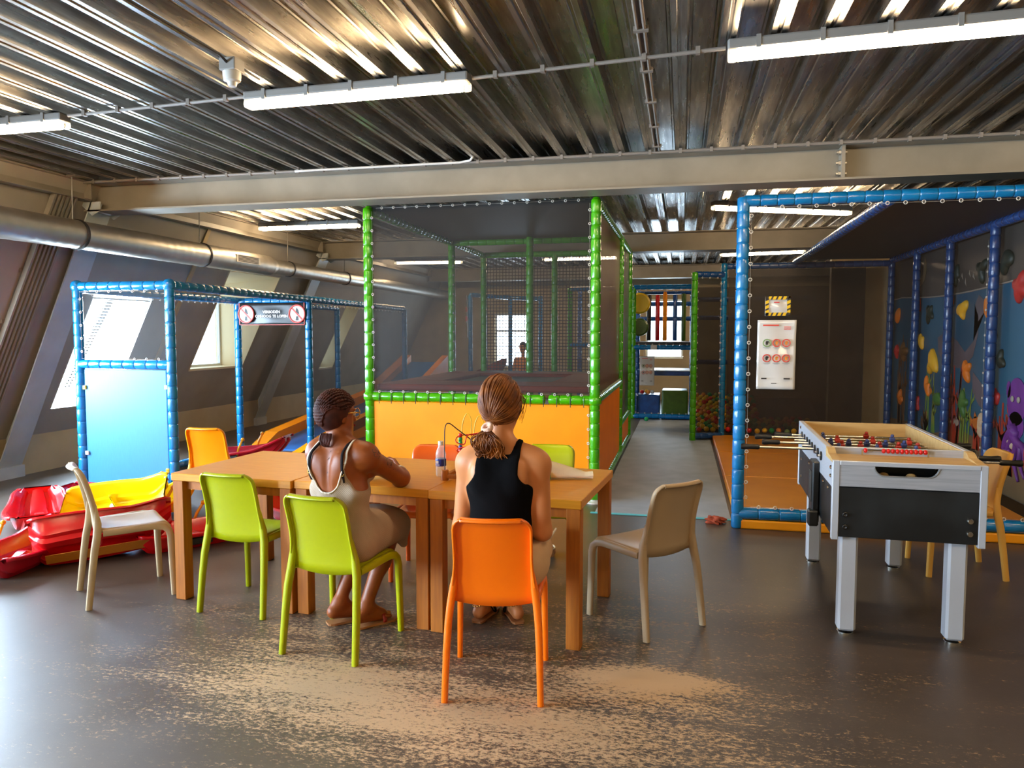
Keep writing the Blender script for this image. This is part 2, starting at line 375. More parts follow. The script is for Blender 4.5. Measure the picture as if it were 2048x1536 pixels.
def pole(a, b, r, m, parent, name='post', tie=.125, seg=14, ends=True):
    """foam padded tube: vinyl sleeve pinched by a tie every few centimetres"""
    mtx, L = align(a, b); mb = MB(); prof = [(r*.55, 0), (r*.9, .004), (r, .014)]
    n = max(1, round(L/tie))
    for i in range(1, n):
        z = L*i/n; prof += [(r*1.0, z-.012), (r*.965, z-.004), (r*.87, z-.0022), (r*.87, z+.0022), (r*.965, z+.004), (r*1.0, z+.012)]
        if i < n: prof.append((r*1.012, z+L/n/2))
    prof += [(r, L-.014), (r*.9, L-.004), (r*.55, L)]
    prof = sorted(prof, key=lambda p: p[1])
    mb.lathe(prof, seg, mtx)
    return mb.build(name, m, parent, smooth=True)
def rings(runs, parent, axis=(0,1,0), R=.011, r=.0035, step=.125):
    """row of lacing eyelets along net edges"""
    for a, b in runs:
        mb = MB(); a = Vector(a); b = Vector(b); n = max(1, round((b-a).length/step))
        for i in range(n): mb.torus(a.lerp(b, (i+.5)/n), R, r, axis, 8, 4)
        mb.tube([a, b], .0009, 4); mb.build('lacing_edging', 'ring', parent, smooth=True)
def text_mesh(txt, size, mtx, m, parent, name='lettering', align_x='CENTER', extrude=.0006, bold=0.):
    cu = bpy.data.curves.new('txt', 'FONT'); cu.body = txt; cu.size = size; cu.align_x = align_x; cu.align_y = 'CENTER'; cu.extrude = extrude; cu.offset = bold; cu.resolution_u = 2
    o = bpy.data.objects.new('txt', cu); COL.objects.link(o)
    dg = bpy.context.evaluated_depsgraph_get(); me = bpy.data.meshes.new_from_object(o.evaluated_get(dg))
    me.transform(mtx); bpy.data.objects.remove(o); bpy.data.curves.remove(cu)
    me.materials.clear(); me.materials.append(M[m]); r = bpy.data.objects.new(name, me); COL.objects.link(r)
    if parent is not None: r.parent = parent
    return r
FACE = Matrix.Rotation(PI/2, 4, 'X')     # text lying in XY -> upright, readable from -Y
# ------------------------------------------------------------------ room shell
WS, WX0 = .5, -7.47                      # sloped mansard wall: x = WX0 + WS*z
wx = lambda z: WX0 + WS*z
Y0, Y1, XR, ZC = -4.5, 18.3, 6.5, 3.14
mb = MB(); mb.box((-7.6, Y0-.1, -.12), (XR+.1, Y1+.1, 0)); struct(mb.build('floor', 'floor'), 'worn dark concrete floor with sand coloured bare patches', 'floor')
# sloped wall with window openings
WIN = [(-3.2, -1.3, .73, 2.6), (.2, 2.2, .73, 2.6), (4.0, 5.72, .73, 2.06), (7.18, 8.13, .73, 2.03), (9.45, 10.80, 1.07, 2.49), (13.55, 14.15, .90, 2.2)]
ys = sorted({Y0, Y1} | {w[0] for w in WIN} | {w[1] for w in WIN}); zs = sorted({.44, 3.3} | {w[2] for w in WIN} | {w[3] for w in WIN})
mb = MB()
for a, b in zip(ys, ys[1:]):
    for c, d in zip(zs, zs[1:]):
        ym, zm = (a+b)/2, (c+d)/2
        if any(w[0] < ym < w[1] and w[2] < zm < w[3] for w in WIN): continue
        mb.quad((wx(c), a, c), (wx(c), b, c), (wx(d), b, d), (wx(d), a, d))
struct(mb.build('wall_left', 'wall_slope', recalc=False), 'taupe sloping mansard wall on the window side', 'wall')
mb = MB(); mb.box((-7.4, Y0, 0), (-7.25, Y1, .44)); struct(mb.build('baseboard_left', 'wall_beige'), 'low beige knee wall under the sloping wall', 'wall')
mb = MB(); mb.box((-7.6, Y0-.12, 0), (XR, Y0, 3.4)); struct(mb.build('wall_back', 'wall_beige'), 'wall behind the viewer', 'wall')
mb = MB(); mb.box((XR, Y0, 0), (XR+.12, Y1, 3.4)); struct(mb.build('wall_right', 'wall_beige'), 'wall on the far right side', 'wall')
FW = [(-.86, .02, 1.0, 2.42), (-4.62, -3.62, .75, 2.1)]
xs = sorted({-7.6, XR} | {v for w in FW for v in w[:2]}); zz = sorted({0, 3.4} | {v for w in FW for v in w[2:]})
mb = MB()
for a, b in zip(xs, xs[1:]):
    for c, d in zip(zz, zz[1:]):
        if any(w[0] < (a+b)/2 < w[1] and w[2] < (c+d)/2 < w[3] for w in FW): continue
        mb.box((a, Y1, c), (b, Y1+.15, d))
struct(mb.build('wall_front', 'wall_beige'), 'beige far end wall with windows', 'wall')
mb = MB(); mb.box((2.2, 12.25, 0), (XR, 12.4, 3.14)); struct(mb.build('wall_partition', 'wall_beige'), 'beige partition wall beside the climbing wall', 'wall')
# corrugated deck
prof = [(-.125, .10), (-.070, .10), (-.064, .092), (-.052, .092), (-.04, 0), (-.012, 0), (-.006, .007), (.006, .007), (.012, 0), (.04, 0), (.052, .092), (.064, .092), (.070, .10), (.125, .10)]
mb = MB(); vs = []
x = -.79 - .25*23
pts = []
while x < XR + .2:
    for px_, pz in prof[:-1]: pts.append((x+px_, ZC+pz))
    x += .25
for y in (Y0-.1, Y1+.1): vs += [(p[0], y, p[1]) for p in pts]
n = len(pts); mb.add(vs, [(i, i+1, n+i+1, n+i) for i in range(n-1)])
struct(mb.build('ceiling', 'deck', recalc=False), 'corrugated galvanised steel deck ceiling', 'ceiling')
mb = MB(); mb.box((-7.7, Y0-.2, 3.32), (XR+.2, Y1+.2, 3.42)); struct(mb.build('roof_slab', 'black'), 'roof slab above the steel deck', 'roof')

def sash(name, Mx, w, h, label, bar=True, fr=.05, d=.05, glass='glass'):
    """casement in its own plane: local x across, y up, z towards the room"""
    o = thing(name, label, 'window'); o['kind'] = 'structure'; o.matrix_world = Mx
    mb = MB()
    for lo, hi in (((0, 0), (w, fr)), ((0, h-fr), (w, h)), ((0, fr), (fr, h-fr)), ((w-fr, fr), (w, h-fr))): mb.box((*lo, 0), (*hi, d), .004, 1)
    mb.build('window_frame', 'white_frame', o)
    if bar:
        mb = MB(); mb.box((fr, h*.66, .005), (w-fr, h*.66+.04, d-.005)); mb.build('glazing_bar', 'white_frame', o)
    mb = MB(); mb.box((fr*.8, fr*.8, d*.4), (w-fr*.8, h-fr*.8, d*.5)); mb.build('window_pane', glass, o)
    return o
def frame_mtx(o, ex, ey):
    ex = Vector(ex).normalized(); ey = Vector(ey).normalized(); ez = ex.cross(ey)
    return Matrix(((ex.x, ey.x, ez.x, o[0]), (ex.y, ey.y, ez.y, o[1]), (ex.z, ey.z, ez.z, o[2]), (0, 0, 0, 1)))
def add_portal(name, Mx, w, h):
    d = bpy.data.lights.new(name, 'AREA'); d.shape = 'RECTANGLE'; d.size = w; d.size_y = h; d.cycles.is_portal = True
    o = bpy.data.objects.new(name, d); COL.objects.link(o)
    # area lights shine along local -Z: turn the casement frame (z into the room) over
    o.matrix_world = Mx @ Matrix.Translation((w/2, h/2, -.02)) @ Matrix.Rotation(PI, 4, 'X')
    return o
wlab = ['skylight in the sloping wall behind the viewer', 'skylight in the sloping wall level with the viewer', 'skylight in the sloping wall just outside the view', 'sloping skylight behind the blue framed entrance', None, None]
for i, (a, b, c, d) in enumerate(WIN):
    if i < 4:
        out = .06
        # local x runs along +Y, y up the slope, z into the room
        Mx = frame_mtx((wx(c)-out, a, c), (0, 1, 0), (WS, 0, 1))
        w, h = b-a, (d-c)*math.sqrt(1+WS*WS)
        o = sash('window_%d' % (i+1), Mx, w, h, wlab[i], bar=False, fr=.02 if i == 3 else .05)
        add_portal('daylight_portal', Mx, w, h)
    else:
        xo = wx(c) - (.42 if i == 4 else .3); ztop = d - .10
        mb = MB()
        mb.quad((wx(c), a, c), (wx(c), b, c), (xo-.05, b, c), (xo-.05, a, c))            # sill board
        mb.quad((wx(d), a, d), (wx(d), b, d), (xo-.05, b, ztop), (xo-.05, a, ztop))      # soffit
        for y in (a, b): mb.add([(wx(c), y, c), (wx(d), y, d), (xo-.05, y, ztop), (xo-.05, y, c)], [(0, 1, 2, 3)])
        struct(mb.build('trim_%d' % (i-3), 'cream', recalc=False, solid=.03), 'cream reveal of the %s dormer window' % ('nearer' if i == 4 else 'farther'), 'window reveal')
        Mx = frame_mtx((xo, a, c), (0, 1, 0), (0, 0, 1))
        sash('window_%d' % (i+1), Mx, b-a, ztop-c, 'upright dormer window with cream reveal left of the warning banner' if i == 4 else 'small far dormer window above the slide', bar=False, glass='glass_dimmed')
        add_portal('daylight_portal', Mx, b-a, ztop-c)
for k, (a, b, c, d) in enumerate(FW):
    Mx = frame_mtx((a, Y1+.1, c), (1, 0, 0), (0, 0, 1))
    sash('window_%d' % (7+k), Mx, b-a, d-c, 'far end window behind the padded climbing rollers' if k == 0 else 'far end window seen through the trampoline netting', glass='glass_dimmed_end')
    add_portal('daylight_portal', Mx, b-a, d-c)
# perforated strip up the near skylight
o = thing('perforated_rail', 'dark perforated strip running up the skylight behind the blue framed entrance', 'rail', (0, 0, 0))
mb = MB()
for i in range(30):
    z = .95 + i*.036; y = 7.58 + .018*i*.3
    for dy in (0, .055): mb.box((wx(z)-.30, y+dy, z), (wx(z)-.28, y+dy+.026+.02*(i/30), z+.021))
mb.build('slots', 'ink', o)
mb = MB(); mb.tube([(wx(.9)-.31, 7.56, .9), (wx(2.1)-.31, 7.75, 2.1)], .006, 6); mb.build('carrier', 'rod', o)

# steel frame ---------------------------------------------------------------
def ibeam_x(name, x0, x1, y, z0, label, h=.29, w=.30):
    o = thing(name, label, 'beam'); o['kind'] = 'structure'
    for nm, lo, hi in (('bottom_flange', (x0, y, z0), (x1, y+w, z0+.016)), ('top_flange', (x0, y, z0+h-.016), (x1, y+w, z0+h)), ('web', (x0, y+w/2-.006, z0+.016), (x1, y+w/2+.006, z0+h-.016))):
        mb = MB(); mb.box(lo, hi); mb.build(nm, 'steel_paint', o)
    return o
b1 = ibeam_x('steel_beam', -6.0, XR, 6.58, 2.845, 'nearest steel cross beam spanning above the green trampoline cage')
mb = MB(); mb.box((1.235, 6.585, 2.862), (1.262, 6.724, 3.119)); mb.box((1.235, 6.736, 2.862), (1.262, 6.875, 3.119)); mb.build('splice_plate', 'steel_paint', b1)
mb = MB()
for z in (2.90, 2.985, 3.07):
    mb.lathe([(.0, 0), (.022, 0), (.022, .018), (.012, .02), (.012, .036), (0, .036)], 6, Matrix.Translation((1.235, 6.63, z)) @ Matrix.Rotation(-PI/2, 4, 'Y'))
    mb.lathe([(.0, 0), (.012, 0), (.012, .02), (0, .02)], 6, Matrix.Translation((1.262, 6.63, z)) @ Matrix.Rotation(PI/2, 4, 'Y'))
mb.build('bolts', 'rod', b1)
ibeam_x('steel_beam', -6.0, XR, 11.60, 2.845, 'second steel cross beam above the back of the trampoline cage')
ibeam_x('steel_beam', -6.0, XR, 17.15, 2.845, 'farthest steel cross beam close to the end windows')
def ibeam_y(y0, y1, label):
    o = thing('steel_purlin', label, 'beam'); o['kind'] = 'structure'; x0, x1, z0, z1 = -6.06, -5.87, 2.945, 3.135
    for nm, lo, hi in (('bottom_flange', (x0, y0, z0), (x1, y1, z0+.012)), ('top_flange', (x0, y0, z1-.012), (x1, y1, z1)), ('web', (-5.971, y0, z0+.012), (-5.959, y1, z1-.012)), ('end_plate', (x0, y1-.014, z0), (x1, y1, z1))):
        mb = MB(); mb.box(lo, hi); mb.build(nm, 'steel_paint', o)
ibeam_y(Y0, 6.56, 'steel edge beam at top of the sloping wall, nearest bay')
ibeam_y(6.9, 11.58, 'steel edge beam at top of the sloping wall, middle bay')
ibeam_y(11.92, 17.1, 'steel edge beam at top of the sloping wall, farthest bay')
def column(y, label):
    o = thing('steel_column', label, 'column', (0, 0, 0)); o['kind'] = 'structure'
    cx = lambda z: -7.28 + .47*z
    zt = 2.94; t = .016
    mb = MB(); mb.prism([(cx(.02), .02), (cx(zt), zt), (cx(zt)-t, zt), (cx(.02)-t, .02)], y, y+.3); mb.build('inner_flange', 'column_paint', o)
    mb = MB(); mb.prism([(cx(.02)-t, .02), (cx(zt)-t, zt), (cx(zt)-.26, zt), (cx(.02)-.26, .02)], y+.144, y+.156); mb.build('web', 'column_paint', o)
    mb = MB(); mb.prism([(cx(zt)-.0, zt-.14), (cx(zt)+.10, zt-.085), (cx(zt)+.10, zt+.0), (cx(zt)-.16, zt+.0)], y+.0, y+.012); mb.prism([(cx(zt)-.0, zt-.14), (cx(zt)+.10, zt-.085), (cx(zt)+.10, zt+.0), (cx(zt)-.16, zt+.0)], y+.288, y+.3); mb.build('head_gusset', 'column_paint', o)
    mb = MB(); mb.box((-7.4, y-.01, 0), (-7.19, y+.31, .13)); mb.build('foot_block', 'column_paint', o)
column(6.58, 'leaning blue grey steel column at the left edge of the view')
column(11.60, 'leaning steel column behind the warning banner')
# cable ladder beside the near column
o = thing('cable_ladder', 'ribbed grey cable ladder running up the sloping wall left of the near column', 'cable ladder')
for k in range(6):
    mb = MB(); y = 6.14 + k*.05
    mb.prism([(wx(.5)+.03, .5), (wx(2.95)+.03, 2.95), (wx(2.95)+.09, 2.95), (wx(.5)+.09, .5)], y, y+.024); mb.build('rail_bar', 'steel_paint', o)
for z in (.7, 1.2, 1.7, 2.2, 2.7):
    mb = MB(); mb.box((wx(z)+.012, 6.12, z), (wx(z)+.034, 6.44, z+.04)); mb.build('cross_bracket', 'steel_paint', o)
# seam batten on the sloping wall, left of the dormer
for yb, lab in ((8.62, 'narrow batten up the sloping wall left of the dormer window'),):
    mb = MB(); mb.prism([(wx(.45), .45), (wx(2.95), 2.95), (wx(2.95)+.02, 2.95), (wx(.45)+.02, .45)], yb, yb+.07); struct(mb.build('trim_5', 'wall_beige'), lab, 'batten')

# ventilation duct ------------------------------------------------------------
o = thing('air_duct', 'round spiral seam tin air duct hung along the sloping wall', 'duct')
def spiral(y0, y1, r, x=-5.88, z=2.58, pitch=.13, seg=28):
    mb = MB(); n = int((y1-y0)/(pitch/4)); vs = []; fs = []
    for i in range(n+1):
        for k in range(seg):
            a = 2*PI*k/seg; y = y0 + (y1-y0)*i/n
            ph = ((y/pitch) + k/seg) % 1.0
            rr = r + (.004 if ph < .2 else 0)
            vs.append((x + rr*math.cos(a), y, z + rr*math.sin(a)))
    for i in range(n):
        for k in range(seg):
            a = i*seg+k; b = i*seg+(k+1) % seg; fs.append((a, a+seg, b+seg, b))
    fs.append(tuple(range(seg))); fs.append(tuple(n*seg+k for k in range(seg))); mb.add(vs, fs); return mb
spiral(-4.4, 9.85, .142).build('wide_duct', 'tin', o, smooth=True, auto=40)
mt = Matrix.Translation((-5.88, 9.85, 2.58)) @ Matrix.Rotation(-PI/2, 4, 'X')
mb = MB(); mb.lathe([(.143, 0), (.110, .12)], 28, mt, False); mb.build('reducer', 'tin', o, smooth=True)
spiral(9.97, 18.2, .108).build('narrow_duct', 'tin', o, smooth=True, auto=40)
for y, r in ((2.9, .142), (6.35, .142), (8.33, .142), (10.45, .108), (12.4, .108)):
    mt = Matrix.Translation((-5.88, y-.02, 2.58)) @ Matrix.Rotation(-PI/2, 4, 'X')
    mb = MB(); mb.lathe([(r+.002, 0), (r+.010, .004), (r+.010, .016), (r+.004, .02), (r+.010, .026), (r+.010, .036), (r+.002, .04)], 28, mt, False); g = mb.build('joint_band', 'dark_rubber', o, smooth=True)
    mb = MB(); mb.tube([(-5.85, y-.08, 2.57+r), (-5.845, y-.08, 3.0), (-5.84, y-.08, 3.14)], .006, 6); mb.box((-5.868, y-.12, 3.127), (-5.76, y-.04, 3.139)); mb.build('hanger_rod', 'rod', o)
mb = MB(); mb.box((-5.785, 8.86, 2.545), (-5.733, 9.42, 2.645)); g = mb.build('outlet_grille', 'tin', o)
mb = MB()
for k in range(5): mb.box((-5.7335, 8.9, 2.556+k*.017), (-5.731, 9.38, 2.567+k*.017))
mb.build('grille_slots', 'ink', g)

# fluorescent fittings --------------------------------------------------------
def tube_light(x0, y0, x1, y1, label, z=3.085, clips=5):
    a = math.atan2(y1-y0, x1-x0); L = math.hypot(x1-x0, y1-y0)
    o = thing('tube_light', label, 'light', ((x0+x1)/2, (y0+y1)/2, z), a, 'fluorescent batten lights on the deck')
    h = L/2
    mb = MB(); mb.box((-h, -.05, -.005), (h, .05, .05), .012, 2); mb.build('housing', 'grey_plastic', o)
    mb = MB(); mb.tube([(-h+.05, 0, -.018), (h-.05, 0, -.018)], 1., 12, True, flat=(.036, .030), up=(0, 0, 1)); mb.build('glowing_tube', 'tube', o)
    for s in (-1, 1):
        mb = MB(); mb.box((min(s*h, s*(h-.05)), -.047, -.05), (max(s*h, s*(h-.05)), .047, .0), .012, 2); mb.build('end_cap', 'clear', o)
    for k in range(clips):
        x = -h + L*(k+.5)/clips
        mb = MB(); mb.prism([(-.056, -.012), (-.049, -.012), (-.049, .0505), (.049, .0505), (.049, -.012), (.056, -.012), (.056, .0535), (-.056, .0535)], x-.012, x+.012, 'yz'); mb.build('clip', 'grey_plastic', o)
    return o
tube_light(-2.745, 4.40, -1.247, 4.35, 'lit tube light left of centre in the nearest row on the deck')
tube_light(.209, 4.20, 1.75, 4.11, 'lit tube light at the upper right, largest in the nearest row')
tube_light(-5.73, 4.55, -4.23, 4.51, 'lit tube light cut off by the left edge of the picture')
tube_light(-5.79, 9.52, -4.29, 9.52, 'lit tube light beyond the near cross beam, left of the green cage')
tube_light(.318, 9.10, 1.97, 9.90, 'lit tube light set askew behind top of the right blue post')
tube_light(.66, 14.57, 2.13, 14.3, 'small far lit tube light right of the green cage')
tube_light(-5.84, 14.7, -4.41, 14.8, 'lit tube light seen through left half of the trampoline netting')
tube_light(-2.72, 14.66, -1.22, 14.6, 'lit tube light seen through right half of the trampoline netting')
for x0 in (-5.6, -2.7, .25, 3.2): tube_light(x0, -.9, x0+1.5, -.95, 'unseen tube light added as fill behind the viewer, place %d from the windows' % (1+round((x0+5.6)/2.93)))  # lamps out of view, added to throw fill on backs and chairs
tube_light(3.2, 4.05, 4.7, 4.0, 'tube light beyond the right edge of the picture')
# conduits, cables, smoke detector
o = thing('lighting_conduit', 'thin grey conduit linking the nearest row of tube lights', 'conduit')
for a, b in (((-4.2, 4.5, 3.115), (-2.76, 4.4, 3.115)), ((-1.23, 4.35, 3.102), (.2, 4.2, 3.102))):
    mb = MB(); mb.tube([a, b], .011, 8); mb.build('pipe', 'conduit', o)
    for k in range(5):
        p = Vector(a).lerp(Vector(b), (k+.5)/5); mb = MB(); mb.box(p-Vector((.012, .016, .014)), p+Vector((.012, .016, .024))); mb.build('saddle', 'conduit', o)
o = thing('beam_conduit', 'pale pipe clipped along top edge of the near cross beam', 'conduit')
mb = MB(); mb.tube([(-6.0, 6.50, 3.12), (6.3, 6.50, 3.12)], .013, 8); mb.build('pipe', 'conduit', o)
mb = MB(); mb.tube([(-3.55, 6.46, 3.11), (-3.45, 6.47, 3.115), (-1.95, 6.47, 3.115), (-1.85, 6.46, 3.125), (-1.80, 6.36, 3.13)], .011, 8); mb.build('cable', 'white_plastic', o, smooth=True)
for k in range(46):
    x = -5.79 + k*.25; mb = MB(); mb.box((x-.012, 6.485, 3.10), (x+.012, 6.515, 3.139)); mb.build('saddle', 'conduit', o)
o = thing('twin_conduit', 'pair of thin pipes running along the deck towards the near cross beam', 'conduit')
for dx in (0, .035):
    mb = MB(); mb.tube([(-.245+dx, -4.4, 3.128), (-.245+dx, 6.48, 3.128)], .009, 8); mb.build('pipe', 'conduit', o)
for k in range(9):
    mb = MB(); mb.box((-.265, 1.5+k*.6, 3.115), (-.19, 1.53+k*.6, 3.139)); mb.build('saddle', 'conduit', o)
o = thing('smoke_detector', 'white ceiling smoke detector on a square box above the left table end', 'smoke detector', (-2.50, 3.86, 3.14))
mb = MB(); mb.box((-.05, -.05, -.07), (.05, .05, 0), .006, 2); mb.build('mounting_box', 'grey_plastic', o)
mb = MB(); mb.lathe([(0, -.15), (.022, -.148), (.028, -.125), (.046, -.118), (.050, -.09), (.05, -.07), (0, -.07)], 20); mb.build('detector_head', 'white_plastic', o, smooth=True, auto=35)
mb = MB(); mb.tube([(-.01, .05, -.03), (-.01, .12, -.01), (-.01, .3, -.012)], .008, 6); mb.tube([(0, -.05, -.03), (0, -.12, -.01), (.0, -.7, -.014), (0, -4.2, -.012)], .008, 6); mb.build('feed_cable', 'dark_rubber', o)
# ------------------------------------------------------------------ floor mats
def flat_mat(name, x0, y0, x1, y1, z, m, label, cat, bev=.004):
    mb = MB(); mb.box((x0, y0, 0.001), (x1, y1, z), bev, 1); return tag(mb.build(name, m), label, cat)
flat_mat('floor_mat', -.74, 6.60, .43, 14.0, .008, 'floor_mat', 'blue grey floor mat in the aisle between green cage and orange pads', 'floor mat', .002)
flat_mat('edge_tape', -.78, 6.555, .44, 6.60, .006, 'cyan', 'cyan tape strip along the front edge of the aisle mat', 'tape', .001)
PR = .046
# ------------------------------------------------------------------ blue entrance frame with slide
o = thing('play_frame', 'blue padded entrance frame with pale blue panel left of the tables', 'play frame')
XA, XB, YF, YB = -5.80, -4.765, 6.24, 8.95
for x, y, z in ((XA, YF, 2.06), (XB, YF, 2.06), (XA, YB, 2.03), (XB, YB, 2.03), (XA, 11.9, 2.03), (XB, 12.4, 2.03)):
    pole((x, y, 0), (x, y, z+.01), PR, 'blue_pad', o)
for a, b in (((XA, YF, 2.06), (XB, YF, 2.06)), ((XA, YF, 1.30), (XB, YF, 1.30)), ((XA, YF, .05), (XB, YF, .05)),
             ((XA, YB, 2.03), (XB, YB, 2.03)), ((XA, YF, 2.04), (XA, 11.9, 2.03)), ((XB, YF, 2.06), (XB, 12.4, 2.03)), ((XA, YF, .05), (XA, YB, .05))):
    pole(a, b, PR*.97, 'blue_pad', o, 'rail')
for x in (XA, XB):
    mb = MB(); mb.sphere((x, YF, 2.06), .062, 16, 10); mb.build('corner_cap', 'blue_pad', o, smooth=True)
mb = MB(); mb.box((XA+.05, YF-.012, .10), (XB-.05, YF+.028, 1.25), .012, 3); pn = mb.build('front_panel', 'blue_panel', o)
pn['label'] = 'pale blue padded panel'
mb = MB(); mb.quad((XA+.04, YF, 1.345), (XB-.04, YF, 1.345), (XB-.04, YF, 2.015), (XA+.04, YF, 2.015)); mb.build('net_panel', 'net_thin', o, recalc=False)
mb = MB(); mb.quad((XB, YB+.04, .05), (XB, 12.4, .3), (XB, 12.4, 1.98), (XB, YB+.04, 1.98)); mb.build('net_panel', 'net', o, recalc=False)
mb = MB(); mb.quad((XA, YB+.04, .05), (XA, 11.9, .3), (XA, 11.9, 1.98), (XA, YB+.04, 1.98)); mb.build('net_panel', 'net_thin', o, recalc=False)
rings([((XA+.05, YF-.03, 2.005), (XB-.05, YF-.03, 2.005)), ((XA+.05, YF-.03, 1.355), (XB-.05, YF-.03, 1.355)), ((XA+.055, YF-.03, 1.36), (XA+.055, YF-.03, 2.0))], o)
rings([((XA+.03, YF+.1, 1.98), (XA+.03, YB, 1.98)), ((XB+.03, YB+.05, 1.975), (XB+.03, 12.3, 1.97))], o, (1, 0, 0))
for x, z, m in ((XA+.062, 1.07, 'yellow_plastic'), (XB-.05, 1.085, 'white_plastic'), (XB-.06, .28, 'yellow_plastic'), (XA+.065, .42, 'white_plastic')):
    mb = MB(); mb.box((x-.018, YF-.03, z-.02), (x+.018, YF-.012, z+.02), .005, 2); mb.torus((x, YF-.03, z), .006, .003, (0, 1, 0), 8, 4); mb.build('fixing_tag', m, o)
# banner
ban = thing('warning_banner', 'black banner reading VERBODEN OMHOOG TE LOPEN across the slide exit', 'sign', (-5.26, 8.90, 1.855))
BW, BH = .475, .145
mb = MB(); mb.grid(lambda u, v: (-BW+2*BW*u, .012*math.sin(u*9)*math.sin(v*5+.5), -BH+2*BH*v), 24, 8); mb.build('banner_sheet', 'sign_black', ban, smooth=True, recalc=False, solid=.002)
mb = MB()
for lo, hi in (((-BW, -BH), (BW, -BH+.010)), ((-BW, -BH), (-BW+.010, BH)), ((BW-.010, -BH), (BW, BH))): mb.box((lo[0], -.02, lo[1]), (hi[0], -.016, hi[1]))
mb.build('red_border', 'sign_red', ban)
for s in (-1, 1):
    cx = s*.37; T = lambda d: Matrix.Translation((cx, d, 0)) @ Matrix.Rotation(PI/2, 4, 'X')
    mb = MB(); mb.lathe([(0, 0), (.118, 0), (.118, .002), (0, .002)], 32, T(-.018)); g = mb.build('prohibition_sign', 'sign_white', ban)
    mb = MB(); mb.torus((cx, -.022, 0), .112, .011, (0, 1, 0), 32, 6)
    ca, sa = .70, .71; mb.add([(cx+p*ca*.105+q*sa*.010, -.0245, -p*sa*.105+q*ca*.010) for p, q in ((-1, -1), (1, -1), (1, 1), (-1, 1))], [(0, 1, 2, 3)]); mb.build('red_ring', 'sign_red', g, recalc=False)
    mb = MB()
    mb.prism([(cx-.012, .015), (cx+.030, -.005), (cx+.018, .045), (cx-.005, .082), (cx-.018, .05)], -.0235, -.021); mb.prism([(cx-.022, -.085), (cx+.020, -.085), (cx+.012, -.03), (cx-.012, -.03)], -.0235, -.021); mb.build('figure_pictogram', 'ink', g)
text_mesh('VERBODEN', .050, Matrix.Translation((0, -.022, .026)) @ FACE, 'sign_white', ban, bold=.0012)
text_mesh('OMHOOG TE LOPEN', .050, Matrix.Translation((0, -.022, -.030)) @ FACE, 'sign_white', ban, bold=.0012)
# slide
o = thing('slide', 'blue slide with orange padded sides behind the left table', 'slide')
sl = lambda y: .02 + max(0, min(y-9.2, 3.8))*.10 + max(0, y-13)*.3
ysl = [9.2, 9.6, 10.2, 11, 12, 13, 14, 15]
mb = MB()
for x0, x1, nm in ((-5.62, -4.93, 'b'),):
    for a, b in zip(ysl, ysl[1:]): mb.add([(x0, a, sl(a)), (x1, a, sl(a)), (x1, b, sl(b)), (x0, b, sl(b)), (x0, a, 0), (x1, a, 0), (x1, b, 0), (x0, b, 0)], [(0, 1, 2, 3), (0, 1, 5, 4), (3, 2, 6, 7)])
mb.build('slide_bed', 'slide_blue', o)
for x0, x1, y0 in ((-5.82, -5.62, 9.25), (-4.93, -4.80, 8.75)):
    mb = MB(); yy = [y0] + ysl[1:]
    for a, b in zip(yy, yy[1:]):
        za, zb = (sl(a)+.14 if a > y0 else .06), sl(b)+.14
        mb.add([(x0, a, 0), (x1, a, 0), (x1, a, za), (x0, a, za), (x0, b, 0), (x1, b, 0), (x1, b, zb), (x0, b, zb)], [(0, 1, 2, 3), (3, 2, 6, 7), (1, 5, 6, 2), (0, 4, 7, 3), (4, 5, 6, 7)])
    mb.build('side_pad', 'orange_pad', o)
mb = MB()
for a, b in zip(ysl, ysl[1:]): mb.add([(-4.975, a, sl(a)+.004), (-4.93, a, sl(a)+.004), (-4.93, b, sl(b)+.004), (-4.975, b, sl(b)+.004)], [(0, 1, 2, 3)])
mb.build('edge_strip', 'black', o)

# ------------------------------------------------------------------ green trampoline cage
o = thing('trampoline_cage', 'green padded trampoline cage with orange panels and dark netting', 'play cage')
GL, GR, G0, G1, G2 = -3.06, -.795, 6.99, 9.75, 11.42
for x, y, m in ((GL, G0, 'green_pad'), (GR, G0, 'green_pad'), (GL, G1, 'green_pad'), (GR, G1, 'green_pad'), (GL, G2, 'green_pad'), (GR, G2, 'green_pad'), (-1.93, 9.5, 'green_pad'), (-1.93, G2, 'green_pad')):
    pole((x, y, .02), (x, y, 2.84), PR*1.04, m, o)
for x in (GL, GR):
    mb = MB(); mb.lathe([(0, 0), (.085, 0), (.085, .012), (.05, .02), (.05, .05), (0, .05)], 18, Matrix.Translation((x, G0, 0))); mb.build('foot_plate', 'ring', o)
    mb = MB(); mb.lathe([(.045, 0), (.066, .01), (.070, .05), (.045, .10)], 16, Matrix.Translation((x, G0, .03))); mb.lathe([(.045, 0), (.064, .02), (.064, .07), (.045, .09)], 16, Matrix.Translation((x, G0, .925))); mb.build('foam_collar', 'green_pad', o, smooth=True)
for a, b in (((GL, G0, .97), (-1.27, G0, .97)), ((-1.235, G0, .97), (GR, G0, .97)), ((GL, G0, .05), (GR, G0, .05)),
             ((GR, G0, .97), (GR, G1, .97)), ((GR, G0, .05), (GR, G2, .05)), ((GR, G0, 2.82), (GR, G2, 2.82)), ((GL, G0, 2.82), (GL, G2, 2.82)), ((GL, G0, .97), (GL, G2, .97)),
             ((GL, G2, 2.82), (GR, G2, 2.82)), ((GL, G2, .97), (GR, G2, .97)), ((GR, G1, .42), (GR, G2, .42)), ((GL, G1, 2.82), (GR, G1, 2.82))):
    pole(a, b, PR, 'green_pad', o, 'rail')
mb = MB(); mb.box((GL+.045, G0-.012, .08), (GR-.045, G0+.03, .925), .012, 3); mb.build('front_panel', 'orange_pad', o)
